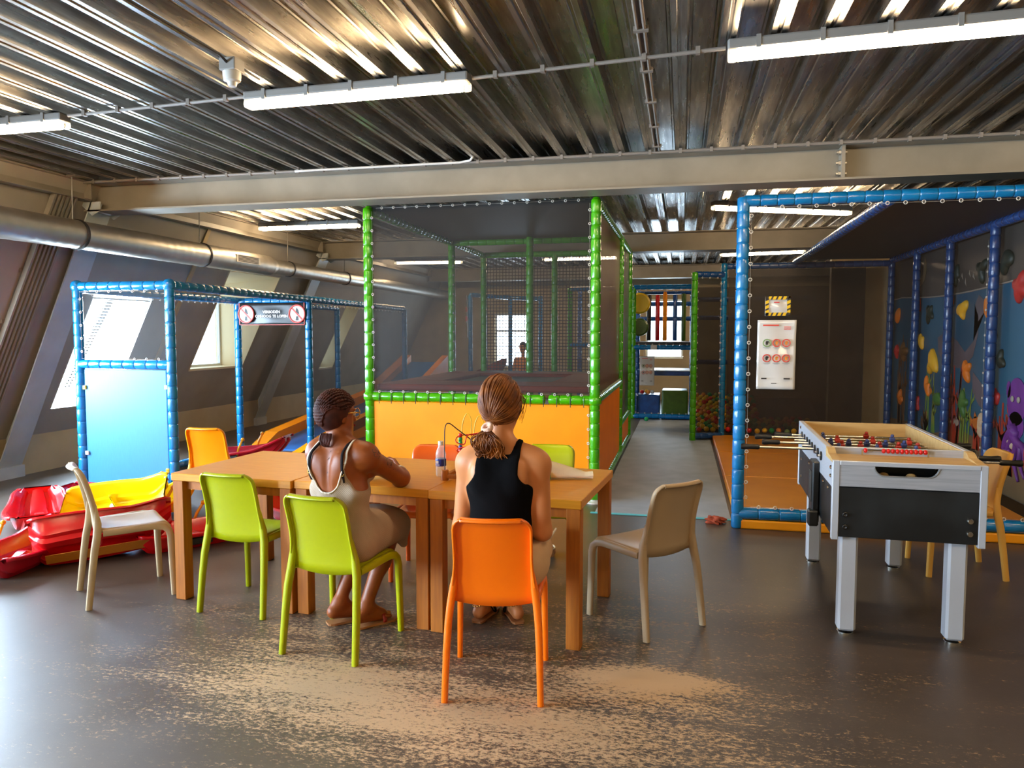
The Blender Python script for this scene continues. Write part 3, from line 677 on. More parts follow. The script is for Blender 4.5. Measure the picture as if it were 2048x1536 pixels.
mb = MB(); mb.box((GR-.03, G0+.05, .08), (GR+.012, G1-.045, .925), .012, 3); mb.build('side_panel', 'orange_side', o)
mb = MB(); mb.box((GR-.03, G1+.05, .08), (GR+.012, G2-.045, .375), .012, 3); mb.build('side_panel', 'orange_side', o)
mb = MB(); mb.quad((GL+.04, G0, 1.015), (GR-.04, G0, 1.015), (GR-.04, G0, 2.842), (GL+.04, G0, 2.842)); mb.build('net_panel', 'net', o, recalc=False)
mb = MB(); mb.quad((GR, G0+.04, 1.015), (GR, G1-.04, 1.015), (GR, G1-.04, 2.78), (GR, G0+.04, 2.78)); mb.build('net_panel', 'net_side', o, recalc=False)
mb = MB(); mb.quad((GR, G1+.04, .46), (GR, G2-.04, .46), (GR, G2-.04, 2.78), (GR, G1+.04, 2.78)); mb.build('net_panel', 'net_dark', o, recalc=False)
mb = MB(); mb.quad((GL, G0+.04, 1.015), (GL, G2-.04, 1.015), (GL, G2-.04, 2.78), (GL, G0+.04, 2.78)); mb.build('net_panel', 'net_thin', o, recalc=False)
mb = MB(); mb.quad((GL+.04, G2, 1.015), (GR-.04, G2, 1.015), (GR-.04, G2, 2.78), (GL+.04, G2, 2.78)); mb.build('coarse_net', 'net_coarse', o, recalc=False)
mb = MB(); mb.box((GL, G0+.02, 2.845), (GR, G1, 2.852)); mb.build('fabric_roof', 'black_fabric', o)
rings([((GL+.05, G0-.03, 1.022), (GR-.06, G0-.03, 1.022)), ((GL+.055, G0-.03, 1.05), (GL+.055, G0-.03, 2.8)), ((GR-.055, G0-.03, 1.05), (GR-.055, G0-.03, 2.8)), ((GL+.1, G0-.03, 2.83), (GR-.1, G0-.03, 2.83)), ((GR-.055, G0-.03, .1), (GR-.055, G0-.03, .9))], o)
rings([((GR+.03, G0+.06, 1.05), (GR+.03, G0+.06, 2.7)), ((GR+.03, G1-.06, 1.05), (GR+.03, G1-.06, 2.7)), ((GR+.03, G0+.1, 1.02), (GR+.03, G1-.1, 1.02)), ((GL+.04, G1-.06, 1.05), (GL+.04, G1-.06, 2.7))], o, (1, 0, 0))
# ties under the front rail
mb = MB()
for k in range(17):
    x = GL+.12+k*.128; mb.tube([(x, G0-.052, 1.0), (x, G0-.055, .95), (x, G0-.05, .905)], .004, 5)
mb.build('lacing_cord', 'dark_rubber', o)
# bed
mb = MB(); mb.box((GL+.55, G0+.75, 1.045), (GR-.5, G1-.5, 1.055)); mb.build('jump_bed', 'tramp_bed', o)
for lo, hi in (((GL+.05, G0+.05), (GR-.05, G0+.70)), ((GL+.05, G1-.52), (GR-.05, G1-.05)), ((GL+.05, G0+.70), (GL+.55, G1-.52)), ((GR-.55, G0+.70), (GR-.05, G1-.52))):
    mb = MB(); mb.box((*lo, 1.03), (*hi, 1.095), .02, 2); mb.build('frame_pad', 'brown_pad', o)
mb = MB(); mb.box((GL+.05, G1+.05, .95), (GR-.05, G2-.05, 1.02), .01, 1); mb.build('back_deck', 'dark_rubber', o)

# ------------------------------------------------------------------ back climbing tower
o = thing('climbing_tower', 'blue railed climbing tower at the far end of the aisle', 'climbing frame')
TY = 14.2
for x, m in ((-2.10, 'green_pad'), (-.90, 'green_pad'), (.19, 'blue_pad')): pole((x, TY, 0), (x, TY, 2.48), PR, m, o)
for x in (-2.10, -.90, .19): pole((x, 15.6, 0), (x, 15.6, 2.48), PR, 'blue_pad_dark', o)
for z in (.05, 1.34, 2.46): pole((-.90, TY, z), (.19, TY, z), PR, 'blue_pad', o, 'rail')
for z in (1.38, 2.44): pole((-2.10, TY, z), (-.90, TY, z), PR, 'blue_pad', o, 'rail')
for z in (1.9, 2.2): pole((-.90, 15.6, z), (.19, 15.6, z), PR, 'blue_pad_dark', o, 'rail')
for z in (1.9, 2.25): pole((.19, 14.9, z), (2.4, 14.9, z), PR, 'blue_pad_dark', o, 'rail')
pole((.19, 14.9, 1.05), (2.4, 14.9, 1.05), PR, 'blue_pad_dark', o, 'rail')
mb = MB(); mb.box((-.86, TY+.05, 1.38), (.15, 15.55, 1.44), .01, 1); mb.build('upper_deck', 'dark_rubber', o)
mb = MB(); mb.box((-.86, TY+.25, .80), (.15, 15.5, .90), .02, 2); mb.build('middle_deck', 'blue_pad_dark', o)
mb = MB(); mb.box((-.5, TY+.24, .885), (.15, 15.4, .905), .004, 1); mb.build('deck_board', 'white_plastic', o)
rings([((-.86, TY-.04, 1.395), (.15, TY-.04, 1.395)), ((-.86, TY-.04, 2.40), (.15, TY-.04, 2.40)), ((-.86, TY-.04, .11), (.15, TY-.04, .11))], o)
for x, z0, z1, m, lb in ((-.635, 1.46, 2.34, 'black', None), (-.475, 1.46, 2.34, 'sled_red', 'red roller'), (-.335, 1.46, 2.40, 'orange_pad', 'orange roller'), (-.145, 1.46, 2.34, 'blue_pad_dark', 'dark blue roller'), (.015, 1.46, 2.36, 'green_pad_dark', 'green roller')):
    g = pole((x, TY+.5, z0), (x, TY+.5, z1), .042, m, o, 'hanging_roller', tie=.4)
    if lb: g['label'] = lb
pole((-.86, TY+.5, 2.38), (.15, TY+.5, 2.38), .03, 'blue_pad_dark', o, 'roller_bar')
for z, m, r in ((2.17, 'hazard_yellow', .20), (1.72, 'green_pad_dark', .17)):
    mt = Matrix.Translation((-.80, TY+.28, z)) @ Matrix.Rotation(PI/2, 4, 'X')
    mb = MB(); mb.lathe([(0, 0), (r-.03, 0), (r, .03), (r, .09), (r-.03, .12), (0, .12)], 24, mt); mb.build('padded_disc', m, o, smooth=True, auto=40)
def soft_block(x0, x1, y0, y1, z1, m, label):
    mb = MB(); mb.box((x0, y0, .001), (x1, y1, z1), .03, 3); return tag(mb.build('soft_block', m), label, 'soft block')
soft_block(-.84, -.40, 14.32, 14.95, .44, 'blue_pad_dark', 'dark navy foam block inside the far climbing tower')
soft_block(-.37, .12, 14.32, 14.95, .53, 'green_pad_dark', 'dark green foam block inside the far climbing tower')

# ------------------------------------------------------------------ ball pit
o = thing('ball_pit', 'netted ball pit between green post and blue post at end of the aisle', 'ball pit')
pole((.165, 11.40, 0), (.165, 11.40, 2.50), PR, 'green_pad', o)
pole((.59, 11.60, 0), (.59, 11.60, 2.64), PR, 'blue_pad', o)
pole((.165, 11.42, 2.47), (.59, 11.58, 2.47), PR, 'blue_pad_dark', o, 'rail')
pole((.165, 11.42, .07), (.59, 11.58, .07), PR, 'blue_pad_dark', o, 'rail')
mb = MB(); mb.quad((.20, 11.43, .11), (.55, 11.57, .11), (.55, 11.57, 2.43), (.20, 11.43, 2.43)); mb.build('net_panel', 'net', o, recalc=False)
mb = MB(); mb.quad((.2, 13.45, 0), (2.5, 13.45, 0), (2.5, 13.45, 2.4), (.2, 13.45, 2.4)); mb.build('back_net', 'net_dark', o, recalc=False)
rings([((.21, 11.40, .15), (.21, 11.40, 2.4)), ((.55, 11.54, .15), (.55, 11.54, 2.4)), ((.22, 11.40, 2.42), (.55, 11.53, 2.42))], o)
mb = MB(); mb.prism([(11.5, .001), (11.5, .05), (13.4, .50), (13.4, .001)], .22, 2.1, 'yz'); mb.build('pit_floor', 'dark_rubber', o)
BALLC = [('yellow_ball', 'hazard_yellow', 'yellow'), ('orange_ball', 'orange_print', 'orange'), ('red_ball', 'red_plastic', 'red'), ('green_ball', 'green_clip', 'green'), ('olive_ball', 'green_print', 'pale green')]
ball_me = []
for nm, m, c in BALLC:
    mb = MB(); mb.sphere((0, 0, 0), .04, 12, 8); b = mb.build('plastic_ball', m, smooth=True); ball_me.append((b, c))
cnt = 0
for j in range(17):
    for i in range(17):
        x = .27 + i*.105 + (j % 2)*.05 + random.uniform(-.012, .012); y = 11.66 + j*.102 + random.uniform(-.015, .015)
        if i > 8 and j > 5: continue
        if i == 16 and j > 2: continue
        k = random.choices(range(5), (5, 3, 3, 2, 1))[0]; src, c = ball_me[k]
        z = .05 + (y-11.5)*.45/1.9 + .052 + random.uniform(0, .02)
        b = src.copy(); COL.objects.link(b); b.location = (x, y, z)
        tag(b, '%s plastic ball heaped in the netted ball pit' % c, 'ball', '%s balls in the ball pit' % c); cnt += 1
for src, c in ball_me: bpy.data.objects.remove(src)
mb = MB(); mb.sphere((0, 0, 0), .04, 14, 10); b = mb.build('plastic_ball', 'green_clip', smooth=True); b.location = (-.62, 13.72, .048); tag(b, 'single green ball lying on the aisle mat', 'ball')
for x, y, m, lb in ((-.74, 14.5, 'red_plastic', 'red'), (-.66, 14.62, 'hazard_yellow', 'yellow'), (-.55, 14.5, 'white_plastic', 'white'), (-.62, 14.45, 'orange_print', 'orange')):
    b = b.copy(); b.data = b.data.copy(); b.data.materials[0] = M[m]; COL.objects.link(b); b.location = (x, y, .44+.042); tag(b, '%s ball lying on top of the navy foam block' % lb, 'ball')

# ------------------------------------------------------------------ right blue cage with pads and climbing wall
o = thing('climbing_cage', 'tall blue padded cage round the climbing wall at the right', 'play cage')
RX, RY = .463, 6.34
pole((RX, RY, 0), (RX, RY, 2.69), PR*1.08, 'blue_pad', o)
pole((2.90, RY, 0), (2.90, RY, 2.69), PR*1.08, 'blue_pad', o)
pole((RX, RY, 2.66), (2.90, RY, 2.66), PR, 'blue_pad', o, 'rail'); pole((RX, RY, .125), (2.90, RY, .125), PR*1.1, 'blue_pad', o, 'rail', tie=.16)
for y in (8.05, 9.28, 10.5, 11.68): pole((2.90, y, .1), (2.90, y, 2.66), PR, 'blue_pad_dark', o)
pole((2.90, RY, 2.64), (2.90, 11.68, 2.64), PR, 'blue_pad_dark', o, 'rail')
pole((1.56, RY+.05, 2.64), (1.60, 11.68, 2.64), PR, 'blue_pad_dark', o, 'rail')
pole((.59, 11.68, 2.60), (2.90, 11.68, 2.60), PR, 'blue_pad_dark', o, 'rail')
mb = MB(); mb.quad((RX+.04, RY, .17), (2.86, RY, .17), (2.86, RY, 2.62), (RX+.04, RY, 2.62)); mb.build('net_panel', 'net_clear', o, recalc=False)
mb = MB(); mb.quad((.66, 11.68, .1), (2.56, 11.68, .1), (2.56, 11.68, 2.55), (.66, 11.68, 2.55)); mb.build('net_panel', 'net_dark', o, recalc=False)
mb = MB(); mb.box((1.58, RY+.02, 2.675), (2.95, 11.72, 2.682)); mb.build('fabric_roof', 'black_fabric', o)
rings([((RX+.06, RY-.035, .2), (RX+.06, RY-.035, 2.6)), ((RX+.1, RY-.03, 2.60), (2.86, RY-.03, 2.60)), ((RX+.1, RY-.03, .185), (2.86, RY-.03, .185))], o, R=.013)
rings([((2.86, 8.1, .3), (2.86, 8.1, 2.5))], o, (1, 0, 0))
for y0, y1, nm in ((6.30, 8.25, 'nearest'), (8.26, 9.95, 'middle'), (9.96, 11.6, 'farthest')):
    mb = MB(); mb.box((.46, y0, .001), (2.80, y1, .075 if nm == 'nearest' else .076), .012, 2); tag(mb.build('floor_pad', 'mat_orange'), '%s orange vinyl floor pad under the blue climbing cage' % nm, 'floor pad')

# climbing wall with painted underwater scene: local frame u = along +Y, v = up, face at x = 2.98
o = thing('climbing_wall', 'underwater mural climbing wall with coloured holds on the right', 'climbing wall')
mb = MB(); mb.box((2.98, 6.4, .08), (3.05, 12.2, 2.66)); M['mural_top'] = mat('mural_dusk', '#4e4740', .45, c2='#433e38', scale=1.2); mb.build('wall_board', 'mural_top', o)
M['mural_sea'] = mat('mural_sea_paint', '#1f4b69', .42, c2='#2c607c', scale=.8); M['mural_sand'] = mat('mural_sand_paint', '#6e5c40', .5, c2='#655439', scale=3.)
M['mural_grey'] = mat('mural_grey_paint', '#544e56', .5, c2='#615b66', scale=3.); M['mural_line'] = mat('mural_foam_paint', '#9a9286', .5); M['mural_coral'] = mat('mural_coral_paint', '#a83a20', .5, c2='#953019', scale=6.); M['mural_orange'] = mat('mural_orange_paint', '#b86a1e', .5); M['mural_green'] = mat('mural_weed_paint', '#5c8a3a', .5, c2='#8a8a3a', scale=4.); M['mural_purple'] = mat('mural_purple_paint', '#6d2f8a', .5, c2='#5b2676', scale=6.)
M['mural_brown'] = mat('mural_wreck_paint', '#7d5a30', .5, c2='#5f4426', scale=4.)
def mural(name, polys, m, layer, th=.0012):
    mb = MB(); d = 2.98 - .0012*layer
    for p in polys: mb.prism(p, d-th, d+.0002, 'yz')
    return mb.build(name, m, o)
wv = lambda y: 2.09 + .05*math.cos((y-9.5)*.9) - .05*math.cos((y-9.5)*.9)*2*(1 if abs(y-9.5) < 2 else .4)
ys_ = [6.4 + i*.2 for i in range(30)]
mural('sea', [[(6.4, .09)] + [(12.2, .09)] + [(y, wv(y)) for y in reversed(ys_)]], 'mural_sea', 1)
mb = MB(); mb.tube([(2.975, y, wv(y)) for y in ys_], .009, 6); mb.build('wave_line', 'mural_line', o)
mural('sand_bed', [[(6.4, .09), (12.2, .09), (12.2, .35), (11, .42), (10, .38), (9.0, .55), (8.3, .50), (7.6, .42), (6.4, .5)]], 'mural_sand', 2)
def ell(cy, cz, ry, rz, n=16, ph=0.): return [(cy+ry*math.cos(2*PI*i/n+ph), cz+rz*math.sin(2*PI*i/n+ph)) for i in range(n)]
def coral(cy, cz, h, n, sd):
    rnd = random.Random(sd); ps = []
    for i in range(n):
        y = cy + rnd.uniform(-.22, .22); w = rnd.uniform(.02, .045); hh = h*rnd.uniform(.5, 1); t = rnd.uniform(-.12, .12)
        ps.append([(y-w, cz), (y+w, cz), (y+t*.5+w*.8, cz+hh*.5), (y+t+w*.5, cz+hh), (y+t-w*.4, cz+hh), (y+t*.5-w*.8, cz+hh*.5)])
        for q in range(2):
            f = rnd.uniform(.35, .8); s = rnd.choice((-1, 1)); by, bz = y+t*f, cz+hh*f
            ps.append([(by, bz-.02), (by+s*.09, bz+.05), (by+s*.10, bz+.12), (by+s*.07, bz+.07), (by, bz+.03)])
    return ps
mural('coral', coral(9.25, .35, .95, 9, 1), 'mural_coral', 4); mural('coral', coral(7.75, .28, .75, 9, 2), 'mural_coral', 4); mural('coral', coral(10.3, .3, .35, 6, 3), 'mural_brown', 4)
mural('coral', coral(8.45, .40, .40, 6, 4), 'mural_coral', 5); mural('seaweed', coral(11.3, .35, 1.25, 8, 5), 'mural_brown', 4); mural('seaweed', coral(8.85, .42, .8, 4, 6), 'mural_green', 5); mural('seaweed', coral(10.0, .4, 1.0, 4, 8), 'mural_green', 4); mural('seaweed', coral(7.3, .42, .6, 5, 7), 'mural_green', 5)
# big grey swimming creature with tail
mural('whale', [[(9.85, 1.55), (9.6, 1.62), (9.2, 1.52), (8.95, 1.40), (8.72, 1.52), (8.62, 1.72), (8.45, 1.82), (8.50, 1.95), (8.62, 2.0), (8.72, 1.9), (8.62, 1.78), (8.6, 1.60), (8.72, 1.36), (9.0, 1.22), (9.4, 1.22), (9.8, 1.36)], [(8.70, 1.20), (8.3, 1.02), (8.05, .92), (8.2, .8), (8.5, .86), (8.7, 1.0)]], 'mural_grey', 3)
mural('spiral_shell', [[(10.62+.25*math.cos(a)*(1), 2.42+.22*math.sin(a)) for a in [PI*.8+i*PI*1.5/14 for i in range(15)]] + [(10.62+.14*math.cos(a), 2.42+.11*math.sin(a)) for a in [PI*.8+i*PI*1.5/14 for i in range(14, -1, -1)]]], 'mural_sand', 3)
for cy, cz, s, m in ((8.55, .68, 1.0, 'mural_orange'), (8.15, .72, .8, 'mural_coral'), (8.2, 1.12, .55, 'mural_orange'), (10.05, .9, .7, 'mural_orange'), (9.1, .62, .6, 'mural_line')):
    mural('fish', [ell(cy, cz, .10*s, .065*s), [(cy+.08*s, cz), (cy+.16*s, cz+.06*s), (cy+.16*s, cz-.06*s)], [(cy-.02*s, cz+.05*s), (cy+.04*s, cz+.11*s), (cy+.06*s, cz+.04*s)]], m, 6)
mural('foam_flecks', [[(8.75+i*.11+.02*math.sin(i*7), 2.16+.05*math.sin(i*2.3)), (8.82+i*.11, 2.2+.05*math.sin(i*2.3)), (8.80+i*.11, 2.24+.04*math.sin(i*2.3))] for i in range(8)], 'mural_line', 3)
# octopus relief
octo = mural('octopus', [ell(7.62, .98, .20, .22, 20), ell(7.62, .76, .17, .13, 14), ell(7.80, 1.08, .05, .08, 10)], 'mural_purple', 5)
mb = MB()
for k in range(6):
    a0 = -2.6 + k*.42; pts = [(2.965, 7.62+math.cos(a0)*.10*t + .05*math.sin(t*2.2+k), .74 - .11*t*(.8+.12*(k % 3)) + .02*math.sin(t*4+k)) for t in np.linspace(0, 4, 14)]
    mb.tube(pts, [.048*(1-.19*t) for t in np.linspace(0, 4, 14)], 8)
mb.build('tentacle', 'mural_purple', octo, smooth=True)
for dy in (-.06, .07):
    mb = MB(); mb.sphere((2.965, 7.62+dy, 1.0), .03, 10, 6, (.4, 1, 1)); mb.build('eye', 'mural_line', octo, smooth=True)
def hold(cy, cz, s, m, sd):
    rnd = random.Random(sd); bm = bmesh.new(); bmesh.ops.create_icosphere(bm, subdivisions=3, radius=1)
    ph = [(rnd.uniform(0, 6), rnd.randint(2, 4), rnd.uniform(.12, .26)) for _ in range(3)]
    for v in bm.verts:
        a = math.atan2(v.co.z, v.co.y); k = 1 + sum(w*math.cos(n*a+p) for p, n, w in ph)
        v.co = Vector((v.co.x*.45*s, v.co.y*k*s, v.co.z*k*s))
    mb = MB(); mb.bm(bm, Matrix.Translation((2.975, cy, cz))); return mb.build('climbing_hold', m, o, smooth=True)
M['hold_dark'] = mat('dark_green_resin', '#1f2b22', .5); M['hold_orange'] = mat('orange_resin', '#d8791c', .5); M['hold_yellow'] = mat('yellow_resin', '#d9a92a', .5); M['hold_red'] = mat('red_resin', '#b32a26', .5); M['hold_green'] = mat('green_resin', '#3b6b2e', .5); M['hold_brown'] = mat('brown_resin', '#6a4d2b', .5); M['hold_cream'] = mat('cream_resin', '#c9b79a', .5)
for i, (cy, cz, s, m) in enumerate(((8.55, 2.25, .10, 'hold_dark'), (7.95, 2.28, .11, 'hold_dark'), (8.30, 1.88, .12, 'hold_orange'), (9.05, 1.86, .11, 'hold_yellow'), (9.45, 1.96, .10, 'hold_orange'), (10.15, 1.85, .10, 'hold_dark'), (10.65, 1.98, .11, 'hold_red'), (11.55, 1.85, .10, 'hold_orange'), (8.0, 1.35, .085, 'hold_dark'), (8.08, .98, .08, 'hold_red'), (7.62, 2.02, .13, 'hold_red'), (8.85, 1.20, .10, 'hold_orange'), (9.95, 1.25, .14, 'hold_yellow'), (10.15, .95, .09, 'hold_orange'), (8.92, .84, .11, 'hold_green'), (9.75, .82, .10, 'hold_green'), (8.40, .72, .08, 'hold_cream'), (8.42, .62, .07, 'hold_cream'), (7.70, .62, .085, 'hold_cream'), (10.55, .68, .09, 'hold_red'), (11.3, .72, .09, 'hold_orange'), (9.4, .55, .10, 'hold_brown'), (11.2, 1.35, .12, 'hold_brown'), (11.55, 1.35, .09, 'hold_red'), (8.22, 1.62, .08, 'hold_dark'), (9.3, 2.25, .10, 'hold_dark'), (10.45, 1.5, .09, 'hold_yellow'), (7.2, 1.6, .1, 'hold_green'), (7.1, 1.0, .1, 'hold_orange'), (7.3, .5, .1, 'hold_red'))):
    hold(cy, cz, s, m, i)

# ------------------------------------------------------------------ notices
def notice(loc, rz, w, h, label, hazard=False, small=False):
    o = thing('safety_poster' if not hazard else 'taped_notice', label, 'poster' if not hazard else 'notice', loc, rz)
    mb = MB(); mb.grid(lambda u, v: (-w/2+w*u, .006*math.sin(u*7+v*3)+.005*math.sin(v*11), -h/2+h*v), 14, 20); mb.build('laminated_sheet', 'paper', o, smooth=True, recalc=False, solid=.001)
    y = -.014
    if hazard:
        t = .026
        for lo, hi in (((-w/2, h/2-t), (w/2, h/2)), ((-w/2, -h/2), (w/2, -h/2+t)), ((-w/2, -h/2), (-w/2+t, h/2)), ((w/2-t, -h/2), (w/2, h/2))):
            mb = MB(); mb.box((lo[0], y, lo[1]), (hi[0], y+.002, hi[1])); g = mb.build('hazard_tape', 'hazard_yellow', o)
            mb = MB(); horiz = (hi[0]-lo[0]) > (hi[1]-lo[1]); L_ = (hi[0]-lo[0]) if horiz else (hi[1]-lo[1]); n = int(L_/.034)
            for k in range(n):
                q = k*L_/n
                if horiz: mb.prism([(lo[0]+q, lo[1]), (lo[0]+q+.014, lo[1]), (lo[0]+q+.026, hi[1]), (lo[0]+q+.012, hi[1])], y-.0012, y)
                else: mb.prism([(lo[0], lo[1]+q), (lo[0], lo[1]+q+.014), (hi[0], lo[1]+q+.026), (hi[0], lo[1]+q+.012)], y-.0012, y)
            mb.build('black_stripes', 'ink', g)
        mb = MB()
        mb.box((-.03, y, .026), (.012, y+.002, .034)); mb.build('heading_print', 'red_plastic', o)
        return o
    mb = MB()
    for k in range(3): mb.box((w*.18, y, h*(.40-k*.018)), (w*.36, y+.001, h*(.408-k*.018)))
    mb.box((-w*.36, y, h*.415), (w*.05, y+.001, h*.435)); mb.build('red_print', 'sign_red', o)
    cs = [('green_print', -.25, .17), ('sign_red', .0, .17), ('sign_red', .25, .17), ('sign_red', -.25, -.05), ('sign_red', .0, -.05), ('sign_red', .25, -.05)]
    for m, cx, cz in cs:
        r = w*.095; mb = MB(); mb.torus((cx*w, y, cz*h), r, r*.16, (0, 1, 0), 24, 5); g = mb.build('prohibition_sign', m, o)
        mb = MB(); mb.prism(ell(cx*w, cz*h, r*.34, r*.6, 10), y-.001, y); mb.prism(ell(cx*w+r*.3, cz*h+r*.3, r*.24, r*.24, 8), y-.001, y); mb.build('pictogram', 'orange_print' if m == 'sign_red' and cx != -.25 else 'ink', g)
        mb = MB(); mb.box((cx*w-r, y, cz*h-r*1.45), (cx*w+r, y+.001, cz*h-r*1.32)); mb.box((cx*w-r*.6, y, cz*h-r*1.7), (cx*w+r*.6, y+.001, cz*h-r*1.58)); mb.build('caption_print', 'grey_plastic', g)
    mb = MB(); mb.box((-w*.38, y, -h*.355), (-w*.24, y+.001, -h*.335)); mb.box((w*.20, y, -h*.355), (w*.36, y+.001, -h*.335)); mb.box((-w*.12, y, -h*.42), (w*.02, y+.001, -h*.41)); mb.build('footer_print', 'ink', o)
    return o
notice((.735, 6.315, 1.43), 0, .295, .555, 'tall laminated poster of prohibition symbols on the right blue cage net')
notice((.738, 6.315, 1.818), 0, .19, .155, 'small notice framed by yellow and black tape above the tall poster', hazard=True)
notice((-.635, 14.125, .905), 0, .27, .55, 'laminated poster hanging from the middle rail of the far climbing tower')
g_ = bpy.data.objects['safety_poster.001']
for x in (-.06, .05):
    mb = MB(); mb.tube([(x, 0, .27), (x, .02, .34), (x, .03, .40)], .004, 6); mb.build('hanging_string', 'white_plastic', g_)
notice((-3.02, 10.35, 1.84), -PI/2+.3, .34, .60, 'laminated poster hanging edge on inside the green trampoline cage')
mb = MB(); mb.box((-.575, 14.13, 1.30), (-.46, 14.15, 1.385), .004, 1); tag(mb.build('paper_tag', 'paper'), 'crumpled paper tag on the middle rail of the far climbing tower', 'paper tag')

# far play frame seen through the netting, with ramp
o = thing('far_play_frame', 'distant blue play frame seen through the trampoline netting', 'play frame')
for x, y in ((-4.42, 15.4), (-3.78, 16.4), (-3.05, 16.2)): pole((x, y, 0), (x, y, 2.42), PR, 'blue_pad', o)
pole((-4.42, 15.4, 2.42), (-3.78, 16.4, 2.40), PR, 'blue_pad', o, 'rail'); pole((-3.78, 16.4, 2.40), (-3.05, 16.2, 2.36), PR, 'blue_pad', o, 'rail')
mb = MB(); mb.prism([(-4.4, .001), (-4.4, .78), (-3.82, 1.05), (-3.82, .95), (-4.3, .001)], 15.75, 16.25); mb.build('ramp', 'brown_pad', o)
# ------------------------------------------------------------------ chairs
def make_chair(m, label, loc, rz, group=None):
    o = thing('plastic_chair', label, 'chair', (loc[0], loc[1], 0), rz, group)
    W = lambda z: .168 + .022*max(0, min(1, (.62-z)/.17))**1.5
    zt, r = .818, .055
    sec = [(-1, -.030), (-1, -.012), (-.985, -.003), (-.94, 0)] + [(u, 0) for u in np.linspace(-.8, .8, 9)] + [(.94, 0), (.985, -.003), (1, -.012), (1, -.030)]
    rows = [('z', z) for z in np.linspace(.43, .74, 11)] + [('z', z) for z in (.765, .785, .80, .81, .816)]
    mb = MB(); vs = []
    for _, z in rows:
        w = W(z)
        if z > zt-r: w = w - r + math.sqrt(max(0, r*r - (z-(zt-r))**2))
        t = (z-.43)/.39; yc = -.160 - .02*t - .065*t*t - (.012*((z-.77)/.05)**2 if z > .77 else 0)
        for u, f in sec:
            bow = -.020*(1-min(1, abs(u))**2)*(.4+.6*t)
            zz = z - (.022*(1-u*u) if z < .45 else 0)
            vs.append((u*w, yc + bow + f, zz))
    # top lip rolled backwards
    n = len(sec); top = vs[-n:]
    for dz, dy in ((.003, -.008), (.001, -.020), (-.008, -.030)):
        for (u, f), p in zip(sec, top): vs.append((p[0]*1.01, p[1]-f+min(f, dy), p[2]+dz))
    nr = len(rows)+3
    mb.add(vs, [(j*n+i, j*n+i+1, (j+1)*n+i+1, (j+1)*n+i) for j in range(nr-1) for i in range(n-1)])
    mb.build('backrest', m, o, smooth=True, solid=.010, recalc=False)
    def seat(u, v):
        x = (-1+2*u); y = -.165 + .385*v
        w = .186 + .012*v; e = abs(x)
        z = .447 + .006*e*e - .012*(1-e*e)*math.sin(PI*min(1, v*1.1))
        if v > .9: z -= .028*((v-.9)/.1)**2; y -= .006*((v-.9)/.1)
        if v < .12: z += .010*((.12-v)/.12)**2
        if e > .93: z -= .018*((e-.93)/.07)
        return (x*w, y, z)
    mb = MB(); mb.grid(seat, 20, 22); mb.build('seat', m, o, smooth=True, solid=.011, recalc=False)
    for s in (-1, 1):
        mb = MB(); mb.tube([(s*.166, -.181, .60), (s*.171, -.180, .55), (s*.179, -.176, .49), (s*.189, -.182, .42), (s*.197, -.198, .34), (s*.203, -.214, .22), (s*.209, -.240, .001)], [.25, .62, 1.0, 1.05, 1, .95, .85], 12, True, flat=(.0165, .021), up=(1, 0, 0)); mb.build('leg', m, o, smooth=True, auto=50)
        mb = MB(); mb.tube([(s*.186, -.150, .432), (s*.190, -.05, .434), (s*.194, .06, .437), (s*.198, .130, .437), (s*.201, .175, .428), (s*.204, .202, .404), (s*.206, .212, .365), (s*.208, .214, .25), (s*.212, .222, .001)], [.9, 1, 1, 1, 1, 1, 1, .95, .85], 12, True, flat=(.0155, .0205), up=(1, 0, 0)); mb.build('leg', m, o, smooth=True, auto=50)
    return o
R_ = math.radians
make_chair('orange_chair', 'orange plastic chair the woman in the black top sits on', (-.812, 3.270), R_(8))
make_chair('lime', 'lime green plastic chair the woman in the greige dress sits on', (-1.695, 3.507), R_(-6.6))
make_chair('lime', 'empty lime green plastic chair pulled up to the left table', (-2.465, 3.925), R_(-3.2))
make_chair('beige_chair', 'beige plastic chair at the left table end, in front of sleds', (-3.33, 3.895), R_(-41))
make_chair('beige_chair', 'beige plastic chair standing askew at right end of the tables', (-.186, 4.155), R_(46))
make_chair('amber_chair', 'amber plastic chair beyond the left table, beside the blue frame', (-3.87, 5.68), R_(4))
make_chair('red_orange_chair', 'red orange plastic chair on the far side behind the water bottle', (-1.63, 4.68), R_(187))
make_chair('lime', 'lime green plastic chair on the far side of the right table', (-.89, 4.86), R_(180))
make_chair('tan_chair', 'mustard plastic chair behind the right side of the foosball table', (1.82, 5.53), R_(92))

# ------------------------------------------------------------------ tables
TZ = .77
def make_table(fl, label, w=.828, d=.89, rz=R_(-4.9)):
    o = thing('wooden_table', label, 'table', (fl[0], fl[1], 0), rz, 'square wooden tables pushed together')
    mb = MB(); mb.box((0, 0, TZ-.045), (w, d, TZ), .003, 1); mb.build('table_top', 'table_top', o)
    t = .072
    for x in (.006, w-t-.006):
        for y in (.006, d-t-.006):
            mb = MB(); mb.box((x, y, .001), (x+t, y+t, TZ-.045), .003, 1); mb.build('leg', 'table_leg', o)
    for lo, hi in (((t+.006, .04), (w-t-.006, .06)), ((t+.006, d-.06), (w-t-.006, d-.04))):
        mb = MB(); mb.box((*lo, TZ-.10), (*hi, TZ-.045)); mb.build('apron', 'table_leg', o)
    return o
ce, se = math.cos(R_(-4.9)), math.sin(R_(-4.9)); FL = (-2.965, 3.845)
def tp(u, v, z=TZ): return (FL[0]+u*ce-v*se, FL[1]+u*se+v*ce, z)
make_table(FL, 'left wooden table of the row, bare, beside the sleds')
p = tp(.835, .022); make_table(p, 'middle wooden table of the row, with the water bottle')
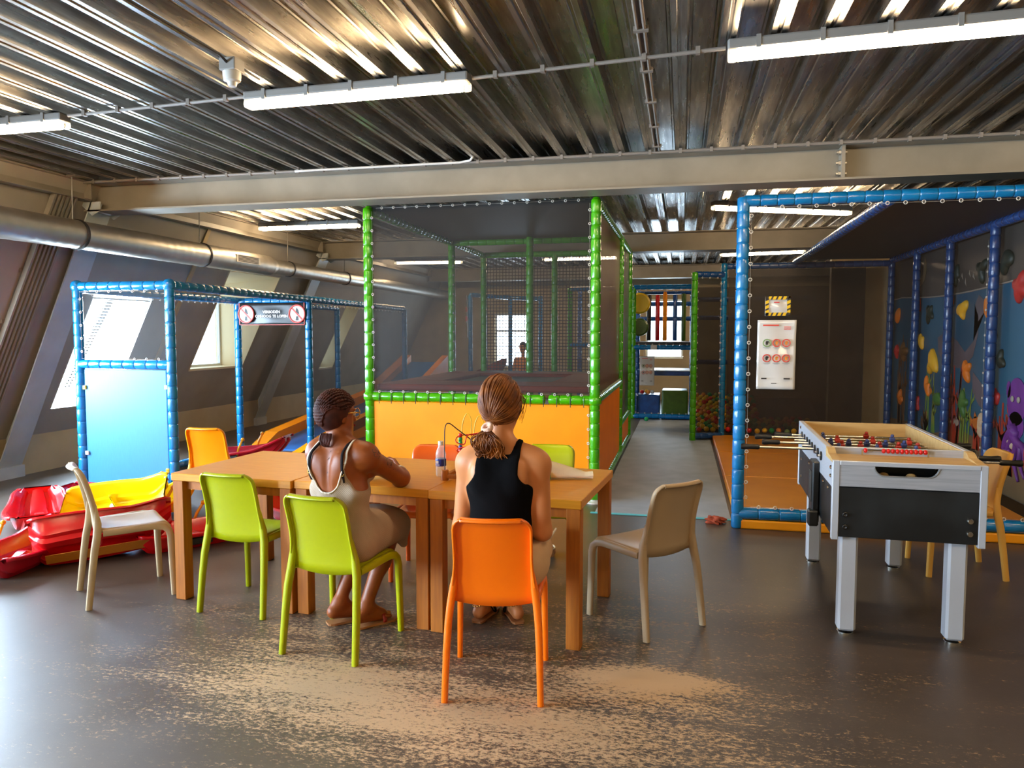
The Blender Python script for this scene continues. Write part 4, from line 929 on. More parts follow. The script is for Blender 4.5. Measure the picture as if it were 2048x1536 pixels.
p = tp(1.668, .010); make_table(p, 'right wooden table of the row, with the bead maze toy')

# ------------------------------------------------------------------ foosball table
o = thing('foosball_table', 'silver and black foosball table in front of the orange pads', 'foosball table', (.770, 4.10, 0), R_(-1.8))
Wf, Df = .715, 1.50
def fb(name, lo, hi, m, parent=o, bev=.003): mb = MB(); mb.box(lo, hi, bev, 1); return mb.build(name, m, parent)
pn = fb('front_panel', (.03, .006, .545), (Wf-.03, .03, .808), 'foos_black')
for x, z in ((.065, .665), (.065, .60)): mb = MB(); mb.lathe([(0, 0), (.014, 0), (.014, .010), (.009, .012), (0, .008)], 16, Matrix.Translation((x, .006, z)) @ Matrix.Rotation(PI/2, 4, 'X')); mb.build('bolt', 'black', pn, smooth=True, auto=40)
for x, z in ((Wf-.072, .665), (Wf-.072, .60)): mb = MB(); mb.lathe([(0, 0), (.015, 0), (.015, .010), (.012, .014), (0, .014)], 16, Matrix.Translation((x, .006, z)) @ Matrix.Rotation(PI/2, 4, 'X')); mb.build('bolt', 'chrome', pn, smooth=True, auto=40)
fb('back_panel', (.03, Df-.03, .545), (Wf-.03, Df-.006, .98), 'foos_black')
for x0, x1 in ((.004, .028), (Wf-.028, Wf-.004)): fb('lower_side_panel', (x0, .03, .545), (x1, Df-.03, .80), 'foos_black')
fb('cabinet_floor', (.02, .02, .55), (Wf-.02, Df-.02, .565), 'black')
for x in (0, Wf-.034):
    for y in (0, Df-.034): fb('corner_post', (x, y, .53), (x+.034, y+.034, .945 if y < .1 else .98), 'silver_paint')
# fascia with the ball return opening
ar = lambda cx, cz, r, a0, a1: [(cx+r*math.cos(a0+(a1-a0)*i/6), cz+r*math.sin(a0+(a1-a0)*i/6)) for i in range(7)]
notch = [(.500, .925)] + ar(.445, .925, .052, 0, -PI/2)[1:] + list(reversed([(2*.347-p[0], p[1]) for p in ar(.445, .925, .052, 0, -PI/2)]))
mb = MB(); mb.prism([(.034, .812), (Wf-.034, .812), (Wf-.034, .925)] + notch + [(.034, .925)], .004, .022); mb.build('fascia', 'aluminium', o)
mb = MB(); mb.tube([(p[0], .002, p[1]) for p in notch], .004, 6); mb.build('opening_rim', 'grey_plastic', o, smooth=True)
fb('ball_tray', (.17, .024, .84), (.53, .22, .85), 'black'); fb('tray_back', (.17, .2, .84), (.53, .22, .925), 'black')
for x in (.255, .385):
    mb = MB(); mb.sphere((x, .07, .866), .017, 14, 10, (1.5, 1, .9)); mb.build('game_ball', 'foos_wood', o, smooth=True)
fb('end_shelf', (.0, .012, .928), (Wf, .25, .944), 'foos_wood'); fb('front_nosing', (.034, -.004, .922), (Wf-.034, .014, .9455), 'silver_paint')
for x0, x1 in ((0, .03), (Wf-.03, Wf)): fb('upper_side_panel', (x0, .03, .80), (x1, Df-.03, .93), 'aluminium'); fb('side_rail', (x0, .25, .93), (x1, Df, .982), 'aluminium')
fb('near_rim', (.03, .25, .93), (Wf-.03, .275, .982), 'aluminium'); fb('near_inner_wall', (.03, .275, .85), (Wf-.03, .285, .978), 'foos_wood'); fb('far_inner_wall', (.03, Df-.06, .85), (Wf-.03, Df-.03, .982), 'foos_wood')
for x0, x1 in ((.03, .042), (Wf-.042, Wf-.03)): fb('inner_side_wall', (x0, .285, .85), (x1, Df-.06, .978), 'foos_wood')
fb('pitch', (.03, .28, .84), (Wf-.03, Df-.05, .85), 'pitch')
for x0 in (0., Wf-.04):
    pr_ = [(.03, .945), (.25, .945), (.25, .982), (.215, .980), (.19, .972), (.165, .958), (.135, .956), (.10, .954), (.07, .950)]
    mb = MB(); mb.prism(pr_, x0, x0+.04, 'yz'); mb.build('corner_bracket', 'foos_wood', o)
for x in (.055, Wf-.145):
    for y in (.065, Df-.16):
        g = fb('leg', (x, y, .022), (x+.09, y+.09, .555), 'silver_paint', bev=.012)
        mb = MB(); mb.lathe([(0, 0), (.042, 0), (.042, .010), (.012, .014), (.012, .03), (0, .03)], 20, Matrix.Translation((x+.045, y+.045, .001))); mb.build('levelling_foot', 'chrome', g, smooth=True, auto=40)
# coin unit on the left side
g = fb('coin_box', (-.038, .46, .50), (.004, .60, .86), 'black', bev=.008); fb('coin_slot_plate', (-.042, .48, .62), (-.038, .58, .80), 'dark_rubber', g)
fb('coin_cup', (-.06, .42, .49), (-.004, .50, .58), 'black', bev=.008)
mb = MB()
for y, z in ((.06, .90), (.06, .855), (.13, .78), (.3, .78), (.9, .78), (1.3, .74), (1.3, .62), (1.38, .95)): mb.lathe([(0, 0), (.011, 0), (.009, .006), (0, .008)], 10, Matrix.Translation((0, y, z)) @ Matrix.Rotation(-PI/2, 4, 'Y'))
mb.build('side_bolts', 'chrome', o)
men = {}
def man(col):
    mb = MB(); mb.box((-.012, -.008, -.055), (.012, .008, -.005), .003, 1); mb.box((-.014, -.012, -.068), (.014, .012, -.055), .003, 1); mb.box((-.017, -.011, -.006), (.017, .011, .022), .005, 1); mb.sphere((0, 0, .032), .012, 8, 6)
    return mb
rods = [(.40, 'b', 1, 0, .02), (.53, 'r', 3, -.02, .04), (.66, 'b', 3, .3, -.02), (.78, 'r', 5, .02, .14), (.90, 'b', 5, .16, .02), (1.02, 'r', 3, .05, .14), (1.15, 'b', 2, .19, .0), (1.29, 'r', 1, .02, .12)]
rodexp = {0: (.0, .16), 1: (.0, .10), 2: (.30, .0), 3: (.04, .05), 4: (.16, .02), 5: (.06, .1), 6: (.19, .0), 7: (.05, .0)}
for i, (y, c, n, a, b) in enumerate(rods):
    z = .905; el, er = rodexp[i]; x0, x1 = -.02-el, Wf+.02+er
    mb = MB(); mb.tube([(x0, y, z), (x1, y, z)], .008, 10); rd = mb.build('rod', 'chrome', o, smooth=True, auto=50)
    mb = MB()
    for x in (-.004, Wf+.004):
        mb = MB(); mb.lathe([(.008, 0), (.026, 0), (.026, .008), (.008, .008)], 16, Matrix.Translation((x-.004, y, z)) @ Matrix.Rotation(PI/2, 4, 'Y')); mb.build('bearing', 'black', rd)
    left = i in (2, 4, 6, 7) 
    if left: mt = Matrix.Translation((x0, y, z)) @ Matrix.Rotation(-PI/2, 4, 'Y')
    else: mt = Matrix.Translation((x1, y, z)) @ Matrix.Rotation(PI/2, 4, 'Y')
    mb = MB(); mb.lathe([(0, 0), (.012, 0), (.016, .01), (.015, .06), (.019, .095), (.016, .108), (0, .11)], 14, mt); mb.build('handle', 'black', rd, smooth=True, auto=50)
    for k in range(n):
        x = Wf/2 + (k-(n-1)/2)*(.42/max(1, n-1) if n > 1 else 0) + .05*math.sin(i*3)
        q = man(c).build('player_figure', 'man_blue' if c == 'b' else 'man_red', rd); q.location = (x, y, z); q.rotation_euler = (.5*math.sin(i*2.1), 0, 0)
# bead scorer
mb = MB(); mb.tube([(.18, .225, .972), (.50, .225, .972)], .004, 8); mb.box((.175, .22, .944), (.183, .23, .975)); mb.box((.497, .22, .944), (.505, .23, .975)); sc_ = mb.build('score_rail', 'chrome', o)
for k, x in enumerate([.195] + [.285+i*.0225 for i in range(10)]):
    mb = MB(); mb.sphere((x, .225, .971), .0122, 12, 8, (.9, 1, 1.1)); mb.build('score_bead', 'red_plastic', sc_, smooth=True)

# ------------------------------------------------------------------ sleds
def make_sled(m, label, loc, rot, levers=True, stripe=False, L=.95, W=.22, pad=False):
    o = thing('plastic_sled', label, 'sled', loc); o.rotation_euler = rot; o['group'] = 'plastic sleds dumped on the floor'
    S = 26; sec_n = None; vs = []
    for j in range(S+1):
        t = j/S; w = W*(.80 + .24*math.sin(PI*min(1, t*1.12+.06))) * (1 if t < .86 else 1-.30*((t-.86)/.14)**2) * (1 if t > .05 else .9+.1*t/.05)
        b = .035 + (.10*((.10-t)/.10)**1.5 if t < .10 else 0) + (.16*((t-.74)/.26)**1.6 if t > .74 else 0)
        r = .165 - .035*math.sin(PI*t) + (.055*((t-.70)/.30) if t > .70 else 0)
        r = max(r, b+.012)
        y = (t-.5)*L
        bump = .05*math.exp(-((t-.45)/.07)**2)
        half = [(w+.034, r-.022), (w+.032, r-.004), (w+.024, r+.001), (w+.006, r), (w-.004, r-.012), (w*.86, b+.03), (w*.80, b+.006), (w*.66, b), (w*.60, b-.03), (w*.36, b-.03), (w*.30, b), (w*.12, b+.006+bump)]
        row = [(-x, y, z) for x, z in half] + [(x, y, z) for x, z in reversed(half)]
        sec_n = len(row); vs += row
    # closing ends
    mb = MB(); mb.add(vs, [(j*sec_n+i, j*sec_n+i+1, (j+1)*sec_n+i+1, (j+1)*sec_n+i) for j in range(S) for i in range(sec_n-1)] + [tuple(range(4, sec_n-4)), tuple(S*sec_n+i for i in range(sec_n-5, 3, -1))])
    mb.build('hull', m, o, smooth=True, solid=.006, recalc=False, auto=40)
    if levers:
        for s in (-1, 1):
            mb = MB(); mb.tube([(s*(W+.012), .02, .10), (s*(W+.02), .05, .17), (s*(W+.018), .10, .245)], .012, 8); mb.sphere((s*(W+.018), .102, .25), .019, 10, 6); mb.build('brake_lever', 'yellow_plastic', o, smooth=True)
            mb = MB(); mb.box((s*(W+.02)-.01, -.14, .05), (s*(W+.02)+.01, .02, .10), .004, 1); mb.build('brake_claw', 'black', o)
    if stripe:
        mb = MB(); mb.box((-W*.42, -.36, -.0085), (W*.10-.02, .30, -.004)); mb.build('sole_stripe', 'orange_print', o)
    if pad:
        mb = MB(); mb.box((-.13, -.36, .045), (.13, -.14, .075), .012, 2); mb.build('seat_pad', 'dark_rubber', o)
    return o
make_sled('sled_red', 'red sled lying upright at far left of the pile', (-5.30, 5.20, .0), (0, 0, R_(46)), levers=False)
make_sled('sled_crimson', 'red sled with yellow levers cut off by the left edge', (-4.47, 4.27, 0), (0, 0, R_(11)))
make_sled('sled_red', 'red sled tipped on its side with orange sole stripe', (-3.90, 4.36, .125), (R_(5), R_(-50), R_(-52)), levers=False, stripe=True, L=.88)
make_sled('sled_yellow', 'bright yellow sled lying on top of the red pile', (-4.22, 4.90, .215), (R_(9), R_(36), R_(-62)), levers=False, L=.76, W=.19)
make_sled('sled_crimson', 'dark red sled behind the yellow sled, below the blue panel', (-5.22, 5.93, 0), (0, 0, R_(-82)), levers=False)
make_sled('sled_red', 'red sled just behind the near left leg of the left table', (-3.60, 4.98, 0), (0, 0, R_(-38)))
make_sled('sled_crimson', 'dark red sled leaning behind the beige chair and table leg', (-4.66, 5.66, .03), (R_(8), 0, R_(-78)), levers=False)
make_sled('sled_yellow', 'small yellow sled squeezed between two red ones by the table leg', (-4.08, 5.10, .18), (R_(5), R_(12), R_(-38)), levers=True, L=.6, W=.14)
make_sled('sled_red', 'red sled under the left table, seen between the table legs', (-3.12, 5.75, 0), (0, 0, R_(70)), levers=False)
make_sled('sled_red', 'red sled at bottom of the stack behind the amber chair', (-4.45, 6.95, .0), (0, 0, R_(-84)), levers=False)
make_sled('sled_crimson', 'red sled with yellow lever on top of the stack behind the amber chair', (-4.42, 6.92, .27), (R_(7), 0, R_(-82)))

# ------------------------------------------------------------------ things on the tables and the floor
o = thing('water_bottle', 'clear water bottle with blue label on the middle table', 'bottle', (*tp(1.575, .40)[:2], TZ))
prof = [(.0, .002), (.026, .001), (.030, .008), (.030, .02), (.0285, .03), (.031, .04), (.031, .105), (.029, .112), (.031, .12), (.030, .135), (.022, .158), (.0135, .178), (.0135, .185)]
mb = MB(); mb.lathe(prof, 20); mb.build('bottle_body', 'clear', o, smooth=True)
mb = MB(); mb.lathe([(.0316, .062), (.0318, .063), (.0318, .103), (.0316, .104)], 20, None, False); lb = mb.build('label_band', 'label_blue', o, smooth=True)
mb = MB(); mb.box((-.020, -.0335, .078), (-.004, -.0315, .094)); mb.box((-.022, -.0335, .068), (.002, -.0315, .073)); mb.build('label_print', 'white_print' if 'white_print' in M else 'sign_white', lb)
mb = MB(); mb.lathe([(0, .182), (.015, .182), (.0155, .185), (.0155, .203), (.014, .206), (0, .206)], 18); mb.build('bottle_cap', 'white_plastic', o, smooth=True, auto=40)

o = thing('bead_maze', 'wooden bead maze toy with bent wires beside the bottle', 'toy', (-1.19, 4.055, TZ), R_(-4))
# frame: two bars, four corner studs
for lo, hi in (((-.12, -.075, .012), (.20, -.050, .034)), ((-.12, .16, .012), (.20, .185, .034)), ((-.12, -.06, .012), (-.095, .17, .034)), ((.175, -.06, .012), (.20, .17, .034))):
    mb = MB(); mb.box(lo, hi, .003, 1); mb.build('base_bar', 'table_leg', o)
for x, y in ((-.108, -.062), (-.108, .172), (.188, -.062), (.188, .172)):
    mb = MB(); mb.lathe([(0, 0), (.021, 0), (.021, .055), (.018, .058), (0, .058)], 16, Matrix.Translation((x, y, 0.001))); mb.build('corner_stud', 'table_leg', o, smooth=True, auto=40)
def wire(pts, m, r=.003):
    # Catmull-Rom through the points
    P = [Vector(p) for p in pts]; out = []
    for i in range(len(P)-1):
        p0, p1, p2, p3 = P[max(i-1, 0)], P[i], P[i+1], P[min(i+2, len(P)-1)]
        for k in range(8):
            t = k/8; out.append(.5*((2*p1)+(-p0+p2)*t+(2*p0-5*p1+4*p2-p3)*t*t+(-p0+3*p1-3*p2+p3)*t**3))
    out.append(P[-1]); mb = MB(); mb.tube(out, r, 6); mb.build('wire', m, o, smooth=True); return out
wire([(-.108, -.062, .05), (-.110, -.06, .2), (-.108, -.055, .30), (-.09, -.04, .322), (-.05, -.01, .285), (.0, .03, .235), (.03, .05, .20)], 'dark_rubber', .0032)
w1 = wire([(-.055, .06, .03), (-.052, .06, .2), (-.045, .06, .31), (-.018, .06, .37), (.008, .06, .33), (.006, .06, .22), (.002, .06, .03)], 'hazard_yellow', .0028)
w2 = wire([(.012, .08, .03), (.014, .08, .2), (.022, .08, .30), (.048, .08, .355), (.078, .08, .31), (.082, .08, .2), (.08, .08, .03)], 'hazard_yellow', .0028)
w3 = wire([(-.02, .0, .03), (-.015, .0, .12), (-.05, -.02, .17), (.03, -.03, .195), (.11, .02, .20), (.15, .06, .235), (.05, .05, .25), (-.05, .02, .245), (-.06, -.01, .215), (-.015, .0, .20), (.0, .0, .24), (.02, .03, .255), (.13, .05, .25), (.188, .172, .05)], 'red_plastic', .0032)
w4 = wire([(-.045, .02, .03), (-.043, .02, .26)], 'dark_rubber', .0028)
for i, (m, z) in enumerate((('hazard_yellow', .055), ('red_plastic', .085), ('red_plastic', .11), ('green_clip', .137), ('red_plastic', .16), ('label_blue', .18), ('green_clip', .205), ('green_clip', .225), ('red_plastic', .248))):
    mb = MB(); mb.lathe([(.003, -.012), (.010, -.010), (.012, 0), (.010, .010), (.003, .012)], 12, Matrix.Translation((-.044, .02, z))); mb.build('bead', m, o, smooth=True)
for m, p_ in (('green_clip', (.10, .015, .20)), ('label_blue', (.118, .026, .207)), ('green_clip', (.075, 0, .198)), ('red_plastic', (.14, .05, .228))):
    mb = MB(); mb.sphere(p_, .0125, 12, 8, (1.1, 1, 1)); mb.build('bead', m, o, smooth=True)

o = thing('cloth_pouch', 'cream cloth pouch with green clasp lying on the right table', 'pouch', (-.625, 4.18, TZ), R_(12))
def pouch(u, v):
    t = v; L = .27; a = 2*PI*u
    w = .058*(1-.72*t)**.8*(1+.10*math.sin(a*3+t*5)) + .012*max(0, (t-.85)/.15)*(1+.4*math.sin(a*7)); h = .056*(1-.80*t)**.9 + .010*max(0, (t-.85)/.15)
    return (-.13+L*t + .0*u, math.cos(a)*w + .01*math.sin(t*4), h + math.sin(a)*h*.97 + .004)
mb = MB(); mb.grid(pouch, 24, 22); mb.add([pouch(i/24, 0) for i in range(24)], [tuple(range(24))]); mb.add([pouch(i/24, 1) for i in range(24)], [tuple(range(24))]); mb.build('pouch_body', 'cream_cloth', o, smooth=True)
mb = MB(); mb.torus((-.115, -.02, .035), .030, .009, (1, .2, .1), 20, 8); mb.build('clasp', 'green_clip', o, smooth=True)

o = thing('shoe', 'small tan shoe on the floor under the right table', 'shoe', (-.905, 5.24, 0), R_(12))
def shoe(u, v):
    a = 2*PI*u; t = v; y = -.075+.17*t; w = .034*math.sin(PI*min(.97, t*.9+.12))**.5; h = .075-.04*t
    return (math.cos(a)*w, y, max(.002, h*.5+.004 + math.sin(a)*h*.5))
mb = MB(); mb.grid(shoe, 20, 14); mb.add([shoe(i/20, 0) for i in range(20)], [tuple(range(20))]); mb.build('upper', 'sandal_sole', o, smooth=True)
mb = MB(); mb.torus((0, -.05, .072), .027, .007, (0, -.3, 1), 16, 6); mb.build('collar', 'cream_cloth', o, smooth=True)
o = thing('crumpled_cloth', 'small red brown crumpled cloth on the floor by the aisle mat', 'cloth', (.30, 6.43, 0), 0)
bm = bmesh.new(); bmesh.ops.create_icosphere(bm, subdivisions=4, radius=1)
for v in bm.verts:
    n_ = 1+.35*math.sin(v.co.x*5+v.co.y*3)*math.cos(v.co.y*6+1)+.2*math.sin(v.co.z*9+v.co.x*7); v.co = Vector((v.co.x*.07*n_, v.co.y*.05*n_, max(.001, .03+v.co.z*.032*n_)))
mb = MB(); mb.bm(bm); M['rag'] = mat('red_brown_cloth', '#a8482a', .85); mb.build('cloth_body', 'rag', o, smooth=True)
# ------------------------------------------------------------------ bodies: implicit surface -> one continuous mesh
class Field:
    def __init__(s, lo, hi, h):
        s.lo = np.array(lo, float); s.h = h; s.n = np.ceil((np.array(hi)-s.lo)/h).astype(int)+1
        s.ax = [(s.lo[i]+h*np.arange(s.n[i])).astype(np.float32) for i in range(3)]
        s.F = np.full(s.n, .2, np.float32)
    def region(s, lo, hi):
        i0 = np.clip(np.floor((np.array(lo)-s.lo)/s.h).astype(int), 0, s.n-1); i1 = np.clip(np.ceil((np.array(hi)-s.lo)/s.h).astype(int)+1, 1, s.n)
        sl = tuple(slice(a, b) for a, b in zip(i0, i1))
        X = s.ax[0][sl[0]][:, None, None]; Y = s.ax[1][sl[1]][None, :, None]; Z = s.ax[2][sl[2]][None, None, :]
        return sl, X, Y, Z
    def blend(s, sl, d, k, sub=False):
        a = s.F[sl]
        if sub:
            h = np.maximum(k-np.abs(-d-a), 0)/k; s.F[sl] = np.maximum(a, -d) + h*h*k*.25
        else:
            h = np.maximum(k-np.abs(a-d), 0)/k; s.F[sl] = np.minimum(a, d) - h*h*k*.25
    def cone(s, a, b, ra, rb, k=.02, grow=0., sub=False, flat=None):
        a = np.array(a, float); b = np.array(b, float); ra += grow; rb += grow; m = max(ra, rb)+k+.045
        sl, X, Y, Z = s.region(np.minimum(a, b)-m, np.maximum(a, b)+m); ba = b-a; L2 = ba.dot(ba)+1e-9
        t = np.clip(((X-a[0])*ba[0]+(Y-a[1])*ba[1]+(Z-a[2])*ba[2])/L2, 0, 1)
        d = np.sqrt((X-a[0]-t*ba[0])**2+(Y-a[1]-t*ba[1])**2+((Z-a[2]-t*ba[2])*(flat or 1.))**2) - (ra+(rb-ra)*t)
        s.blend(sl, d, k, sub)
    def ell(s, c, r, k=.03, R=None, grow=0., sub=False):
        c = np.array(c, float); r = np.array(r, float)+grow; m = max(r)+k+.045
        sl, X, Y, Z = s.region(c-m, c+m); P = [X-c[0], Y-c[1], Z-c[2]]
        if R is not None: P = [P[0]*R[0][i]+P[1]*R[1][i]+P[2]*R[2][i] for i in range(3)]
        k0 = np.sqrt((P[0]/r[0])**2+(P[1]/r[1])**2+(P[2]/r[2])**2)+1e-6; k1 = np.sqrt((P[0]/r[0]**2)**2+(P[1]/r[1]**2)**2+(P[2]/r[2]**2)**2)+1e-6
        s.blend(sl, k0*(k0-1)/k1, k, sub)
    def run(s, prims, grow=0.):
        for p in prims:
            kind, args, kw = p
            getattr(s, kind)(*args, **{**kw, 'grow': kw.get('grow', 0)+grow})
    def cut(s, fn):
        X = s.ax[0][:, None, None]; Y = s.ax[1][None, :, None]; Z = s.ax[2][None, None, :]
        s.F = np.maximum(s.F, fn(X, Y, Z).astype(np.float32))
    def mesh(s, name, m, parent, org, smooth=1):
        F = s.F; F[0], F[-1] = .1, .1; F[:, 0], F[:, -1] = .1, .1; F[:, :, 0], F[:, :, -1] = .1, .1
        ins = F < 0; nx, ny, nz = F.shape
        c = np.zeros((nx-1, ny-1, nz-1), np.int8)
        for dx in (0, 1):
            for dy in (0, 1):
                for dz in (0, 1): c += ins[dx:nx-1+dx, dy:ny-1+dy, dz:nz-1+dz]
        act = np.argwhere((c > 0) & (c < 8)); idx = -np.ones(c.shape, np.int32); idx[act[:, 0], act[:, 1], act[:, 2]] = np.arange(len(act))
        acc = np.zeros((len(act), 3)); cn = np.zeros(len(act))
        cor = [(x, y, z) for x in (0, 1) for y in (0, 1) for z in (0, 1)]
        for p in cor:
            for ax in range(3):
                if p[ax]: continue
                q = list(p); q[ax] = 1
                fa = F[act[:, 0]+p[0], act[:, 1]+p[1], act[:, 2]+p[2]]; fb = F[act[:, 0]+q[0], act[:, 1]+q[1], act[:, 2]+q[2]]
                cr = (fa < 0) != (fb < 0); t = np.where(cr, fa/np.where(fa == fb, 1, fa-fb), 0)
                pt = np.tile(np.array(p, float), (len(act), 1)); pt[:, ax] += t
                acc += pt*cr[:, None]; cn += cr
        V = (act + acc/cn[:, None])*s.h + s.lo
        quads = []
        for ax in range(3):
            sl0 = [slice(None)]*3; sl1 = [slice(None)]*3; sl0[ax] = slice(0, -1); sl1[ax] = slice(1, None)
            A = ins[tuple(sl0)]; B = ins[tuple(sl1)]; e = np.argwhere(A != B); u, v = [(1, 2), (2, 0), (0, 1)][ax]
            flip = A[e[:, 0], e[:, 1], e[:, 2]]
            def cell(du, dv):
                q = e.copy(); q[:, u] -= du; q[:, v] -= dv; return idx[q[:, 0], q[:, 1], q[:, 2]]
            Q = np.stack([cell(1, 1), cell(0, 1), cell(0, 0), cell(1, 0)], 1); Q[~flip] = Q[~flip][:, ::-1]; quads.append(Q)
        Q = np.concatenate(quads)
        for _ in range(smooth):
            S = np.zeros_like(V); n = np.zeros(len(V))
            for i in range(4):
                a, b = Q[:, i], Q[:, (i+1) % 4]
                np.add.at(S, a, V[b]); np.add.at(n, a, 1); np.add.at(S, b, V[a]); np.add.at(n, b, 1)
            V = V*.5 + S/n[:, None]*.5
        V = V - np.array(org)
        me = bpy.data.meshes.new(name); me.vertices.add(len(V)); me.vertices.foreach_set('co', V.astype(np.float32).ravel())
        me.loops.add(len(Q)*4); me.loops.foreach_set('vertex_index', Q.astype(np.int32).ravel())
        me.polygons.add(len(Q)); me.polygons.foreach_set('loop_start', np.arange(len(Q), dtype=np.int32)*4); me.polygons.foreach_set('loop_total', np.full(len(Q), 4, np.int32))
        me.polygons.foreach_set('use_smooth', np.ones(len(Q), bool)); me.update(); me.validate()
        me.materials.append(M[m]); o = bpy.data.objects.new(name, me); COL.objects.link(o); o.parent = parent; return o
def C_(a, b, ra, rb, **k): return ('cone', (a, b, ra, rb), k)
def E_(c, r, **k): return ('ell', (c, r), k)
V3 = lambda *a: np.array(a, float)
def rotz(a): return np.array([[math.cos(a), -math.sin(a), 0], [math.sin(a), math.cos(a), 0], [0, 0, 1.]])
def hand(w, d, nrm, side, curl=.6, s=1.):
    """palm and five fingers; w wrist, d towards the fingers, nrm out of the back of the hand, side +1 thumb along d x nrm"""
    d = d/np.linalg.norm(d); nrm = nrm-d*nrm.dot(d); nrm /= np.linalg.norm(nrm); x = np.cross(d, nrm)*side; P = []
    for i in range(4):
        o = (1.5-i)*.019*s; k0 = w + d*.012*s + x*o*.6; k1 = w + d*(.082-.004*abs(1-i))*s + x*o; P.append(C_(k0, k1, .0125*s, .0105*s, k=.010))
        L = (.044, .049, .045, .036)[i]*s; q = k1; a = 0
        for j, f in enumerate((1., .62, .5)):
            a += curl*(.55 if j == 0 else .85); dd = d*math.cos(a) - nrm*math.sin(a) + x*(.05*(1.5-i)); e = q + dd*L*f
            P.append(C_(q, e, (.0098-.0008*j)*s, (.0092-.0010*j)*s, k=.0035)); q = e
    t0 = w + d*.022*s + x*.022*s; t1 = t0 + (d*.55+x*.75-nrm*.25)*.036*s; t2 = t1 + (d*.9+x*.25-nrm*.35*(1+curl))*.032*s; t3 = t2 + (d*.9-x*.05-nrm*.4*(1+curl))*.024*s
    P += [C_(t0, t1, .0145*s, .011*s, k=.010), C_(t1, t2, .011*s, .0095*s, k=.004), C_(t2, t3, .0095*s, .008*s, k=.004)]
    return P
def foot(ank, heel, toe, s=1.):
    d = toe-heel; d /= np.linalg.norm(d); x = np.cross(d, V3(0, 0, 1)); x /= np.linalg.norm(x); P = []
    P += [C_(ank, heel+V3(0, 0, .012), .034*s, .031*s, k=.025), C_(ank+d*.02, heel*.35+toe*.65+V3(0, 0, .012), .034*s, .026*s, k=.03), C_(heel, heel*.3+toe*.7, .030*s, .030*s, k=.02)]
    for i in range(5):
        o = (i-2)*.016*s; b = heel*.25+toe*.75 + x*o*1.05; e = toe + x*o*1.15 - d*abs(i-1.0)*.008
        P.append(C_(b, e, .0135*s, (.011 if i != 0 else .010)*s, k=.006))
    return P
def head(c, R, hs=1.):
    T = lambda p: c + R @ (np.array(p)*hs)
    return [E_(T((0, -.005, .01)), np.array((.076, .096, .104))*hs, k=.02, R=R), E_(T((0, .030, -.060)), np.array((.058, .062, .062))*hs, k=.035, R=R), E_(T((0, .070, -.088)), np.array((.026, .022, .022))*hs, k=.03, R=R),
            C_(T((0, .088, .012)), T((0, .108, -.026)), .008*hs, .0135*hs, k=.014), E_(T((0, .088, -.056)), np.array((.024, .014, .011))*hs, k=.008, R=R), E_(T((0, .085, .028)), np.array((.048, .016, .010))*hs, k=.02, R=R),
            E_(T((-.076, .0, -.012)), np.array((.011, .021, .032))*hs, k=.008, R=R), E_(T((.076, .0, -.012)), np.array((.011, .021, .032))*hs, k=.008, R=R)], T
def eyes(T, R, root, org, iris):
    for s in (-1, 1):
        p = T((s*.032, .085, .010)); f = R @ V3(0, 1, 0)
        mb = MB(); mb.sphere(p-org, .0125, 12, 8); e = mb.build('eye', 'sign_white', root, smooth=True)
        mb = MB(); mb.sphere(p-org+f*.0085, .0055, 10, 6); mb.build('iris', iris, e, smooth=True)
def strands(paths, r0, r1, m, name, root, org, seg=5):
    mb = MB()
    for pts in paths:
        n = len(pts); mb.tube([np.array(p)-org for p in pts], [r0*(1-i/(n-1))+r1*i/(n-1) for i in range(n)], seg)
    return mb.build(name, m, root, smooth=True)
def over_head(c, R, r, d0, d1, n=10, jit=0.):
    """path over an ellipsoid from direction d0 to d1"""
    d0 = np.array(d0, float); d1 = np.array(d1, float); d0 /= np.linalg.norm(d0); d1 /= np.linalg.norm(d1)
    w = math.acos(max(-1, min(1, d0.dot(d1)))); out = []
    for i in range(n):
        t = i/(n-1); d = (math.sin((1-t)*w)*d0+math.sin(t*w)*d1)/max(math.sin(w), 1e-6)
        q = 1/np.sqrt(((d/np.array(r))**2).sum()); out.append(c + R @ (d*q*(1+jit*math.sin(PI*t))))
    return out
def catmull(P, k=6):
    P = [np.array(p, float) for p in P]; out = []
    for i in range(len(P)-1):
        p0, p1, p2, p3 = P[max(i-1, 0)], P[i], P[i+1], P[min(i+2, len(P)-1)]
        for j in range(k):
            t = j/k; out.append(.5*((2*p1)+(-p0+p2)*t+(2*p0-5*p1+4*p2-p3)*t*t+(-p0+3*p1-3*p2+p3)*t**3))
    return out+[P[-1]]
sstep = lambda x: np.clip(x, 0, 1)**2*(3-2*np.clip(x, 0, 1))
